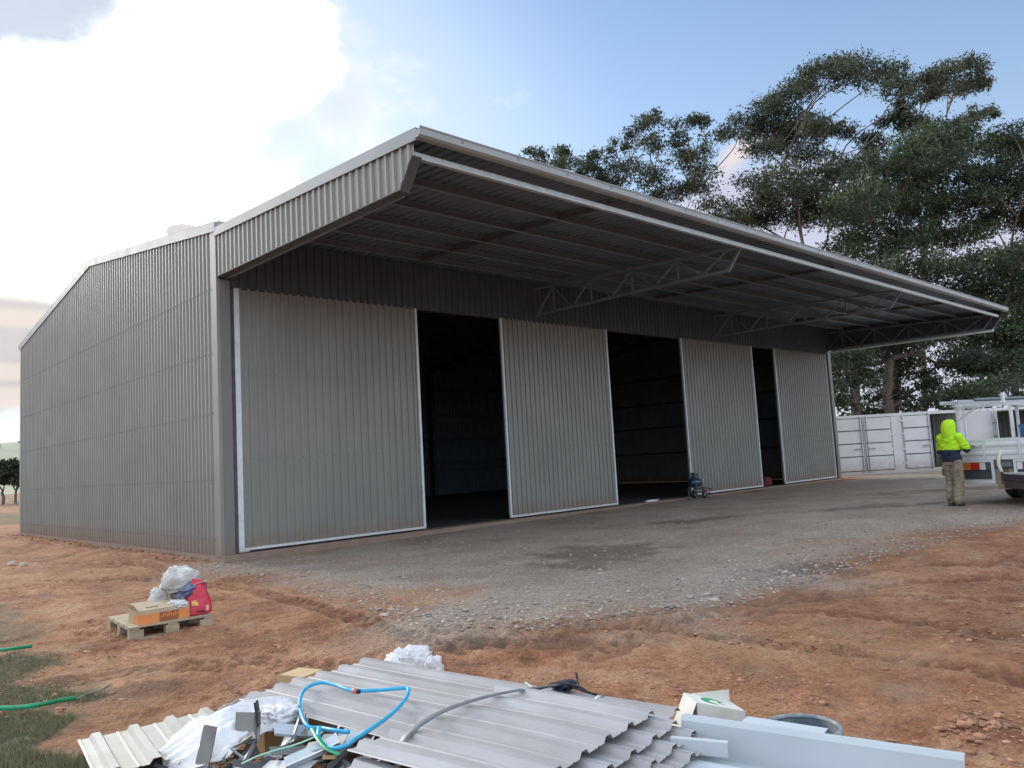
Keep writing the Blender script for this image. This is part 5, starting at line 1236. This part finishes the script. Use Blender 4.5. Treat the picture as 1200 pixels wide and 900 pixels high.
# ------------------------------------------------------------------ clutter at the doorways
cbz = ony = None
cpb = np.array((15.25, -.62, 0.0)); cpb[2] = gz(cpb[0], cpb[1])
cmp_ = thing('air_compressor', 'small dark blue air compressor parked at the edge of the middle doorway', 'compressor', cpb, rad(10))
MB().lathe([(1e-3, -.36), (.10, -.355), (.17, -.31), (.18, -.25), (.18, .25), (.17, .31), (.10, .355), (1e-3, .36)], (0, 0, .62), 22, axis='x').obj('tank', TANKM, cmp_, smooth=True); cmp_.scale = (.8, .8, .85)
MB().box(-.2, -.12, .80, .12, .12, .84).obj('mount_plate', DARKST, cmp_); MB().box(-.18, -.09, .842, -.02, .09, 1.0).obj('pump', DARKST, cmp_, bevel=.02)
MB().lathe([(1e-3, -.07), (.07, -.07), (.07, .09), (1e-3, .09)], (.06, 0, .91), 16, axis='x').obj('motor', BLACK, cmp_)
for s_ in (-1, 1):
    w_ = MB().lathe([(.06, -.04), (.15, -.04), (.16, 0), (.15, .04), (.06, .04)], (.30, s_*.22, .17), 18, axis='y').obj('wheel', BLACK, cmp_, smooth=True)
    MB().lathe([(1e-3, .03), (.07, .03), (.07, -.03), (1e-3, -.03)], (.30, s_*.22, .17), 14, axis='y').obj('hub', GALV, w_)
    MB().bar((-.25, s_*.15, .55), (-.30, s_*.2, 0), .04, .04).obj('leg', DARKST, cmp_); MB().bar((.22, s_*.15, .55), (.30, s_*.18, .17), .04, .04).obj('leg', DARKST, cmp_)
MB().tube([(.30, -.17, .6), (.55, -.17, .82), (.58, 0, .85), (.55, .17, .82), (.30, .17, .6)], .014, 8).obj('handle', GALV, cmp_, smooth=True)
hc = [(cpb[0]+.35+.22*math.cos(a)*(1+.02*i), cpb[1]-.08+.22*math.sin(a), cpb[2]+.02+.006*i) for i, a in enumerate(np.linspace(0, 17, 60))]
tag(MB().tube(hc, .014, 6).obj('hose_coil', NAVY, smooth=True), 'dark air hose coiled on the ground beside the compressor', 'hose')
wsg = thing('plastic_bag', 'flat white plastic scrap on the sill of the middle doorway', 'bag', (13.55, -.12, 0), 0); lump(.32, .06, .035, 95, .4, 3).obj('bag', WHITEPL, wsg, smooth=True)
rb = thing('tool_bag', 'dark red tool bag on the slab inside the right hand doorway', 'tool bag', (21.75, .55, 0), 0); lump(.26, .18, .20, 96, .25, 2.5).obj('bag', mat('dark_red_cloth', (.22, .03, .04), rough=.8), rb, smooth=True)
MB().tube(spline([(-.15, -.02, .22), (-.08, -.02, .36), (.08, -.02, .36), (.15, -.02, .22)], 16), .012, 6).obj('handle', BLACK, rb, smooth=True)
# litter on the dirt by the left wall
for i, (u, v, sx, lb) in enumerate(((14, 661, .07, 'white scrap of paper at the far left on the dirt, leftmost of three'), (28, 662, .08, 'white scrap of paper on the dirt, middle one of three'), (42, 662, .05, 'white scrap of paper on the dirt, rightmost of three by the wall'))):
    q = thing('paper_scrap', lb, 'paper', gpt(u, v, .015), i*.7, 'paper scraps on the dirt left of the shed'); lump(sx, sx*.6, .03, 101+i, .5, 3).obj('paper', WHITECARD, q)

# ------------------------------------------------------------------ stones, clods, grass: nobody could count them
def stones(name, spots, sizes, seed, mt):
    rg = np.random.default_rng(seed); n = len(spots)
    base = np.array([(1, 0, 0), (0, 1, 0), (-1, 0, 0), (0, -1, 0), (0, 0, .8), (0, 0, -.8), (.6, .6, .45), (-.6, .6, .45), (-.6, -.6, .45), (.6, -.6, .45)])
    fs = [(6, 4, 9), (9, 4, 8), (8, 4, 7), (7, 4, 6), (0, 6, 9), (1, 7, 6), (2, 8, 7), (3, 9, 8), (0, 1, 6), (1, 2, 7), (2, 3, 8), (3, 0, 9), (0, 5, 1), (1, 5, 2), (2, 5, 3), (3, 5, 0)]
    V = base[None]*(1+.30*rg.normal(size=(n, 10, 1)))*sizes[:, None, None]*np.array((1, 1, .6))*rg.uniform(.7, 1.3, size=(n, 1, 3))
    a = rg.random(n)*6.28; c, s_ = np.cos(a)[:, None], np.sin(a)[:, None]
    V = np.stack([V[..., 0]*c-V[..., 1]*s_, V[..., 0]*s_+V[..., 1]*c, V[..., 2]], -1)
    V[..., 0] += spots[:, 0:1]; V[..., 1] += spots[:, 1:2]; V[..., 2] += (gfine(spots[:, 0], spots[:, 1])+sizes*.12)[:, None]
    Fc = (np.array(fs)[None]+(np.arange(n)*10)[:, None, None]).reshape(-1, 3)
    me = bpy.data.meshes.new(name); me.vertices.add(n*10); me.vertices.foreach_set('co', V.ravel()); me.loops.add(Fc.size); me.loops.foreach_set('vertex_index', Fc.ravel())
    me.polygons.add(len(Fc)); me.polygons.foreach_set('loop_start', np.arange(0, Fc.size, 3)); me.update(calc_edges=True); me.materials.append(mt)
    kind(link(name, me), 'stuff')
def scatter():
    rg = np.random.default_rng(77)
    uv = np.stack([rg.uniform(-30, 1230, 70000), 600+305*rg.random(70000)**1.1], 1)
    P = np.array([onz(u, v, -.05)[:2] for u, v in uv]); far = (P[:, 1] > -.4) & (P[:, 0] > -.2)
    ins = inside(P[:, 0], P[:, 1], BND); edge = np.exp(-(ins/.9)**2)
    g = (ins > -.3) & ~far & (rg.random(len(P)) < .25+.7*edge)
    stones('gravel_stones', P[g], rg.gamma(2.0, .0048, g.sum())+.004, 1, STONE)
    dn = fbm(P[:, 0], P[:, 1], 1.3, 4, 61); d = (ins < .1) & ~far & (rg.random(len(P)) < ss(dn, .48, .66)*.5)
    stones('dirt_clods', P[d], rg.gamma(1.1, .0046, d.sum())+.002, 2, CLODM)
    # rubble along the foot of the left wall
    n = 500; y = rg.uniform(-.4, 17, n); x = -.06-np.abs(rg.normal(size=n))*.28
    stones('wall_rubble', np.stack([x, y], 1), rg.gamma(1.6, .011, n)+.006, 3, CLODM)
    n = 150; c = np.array(onz(1140, 838, -.05)[:2]); q = c+rg.normal(size=(n, 2))*np.array((.16, .10)); stones('crust_clods', q, rg.gamma(1.6, .006, n)+.003, 4, CLODM)
    # grass
    gp = np.array([onz(u, v, -.05)[:2] for u, v in ((-60, 745), (30, 765), (70, 800), (100, 850), (118, 905), (150, 1000), (-400, 1100), (-400, 700))])
    uv = np.stack([rg.uniform(-60, 130, 30000), 700+230*rg.random(30000)**.8], 1); P = np.array([onz(u, v, -.05)[:2] for u, v in uv])
    ok = (inside(P[:, 0], P[:, 1], gp)+(fbm(P[:, 0], P[:, 1], 1.8, 4, 55)-.5)*1.3 > .05) & (fbm(P[:, 0], P[:, 1], 3.5, 3, 5) > .36)
    P = P[ok]; n = len(P); z = gfine(P[:, 0], P[:, 1]); B = np.concatenate([P, z[:, None]], 1); a = rg.random(n)*6.28; h = rg.gamma(3, .010, n)+.008
    s_ = np.stack([np.cos(a), np.sin(a), np.zeros(n)], 1)*.0028; t_ = B+np.stack([rg.normal(size=n)*.5*h, rg.normal(size=n)*.5*h, h], 1)
    V = np.stack([B-s_, B+s_, t_], 1).reshape(-1, 3); me = bpy.data.meshes.new('grass'); me.from_pydata([], [], []); me.vertices.add(3*n); me.vertices.foreach_set('co', V.ravel())
    me.loops.add(3*n); me.loops.foreach_set('vertex_index', np.arange(3*n)); me.polygons.add(n); me.polygons.foreach_set('loop_start', np.arange(0, 3*n, 3)); me.update(calc_edges=True); me.materials.append(GRASSM)
    kind(link('grass', me), 'stuff')
scatter()
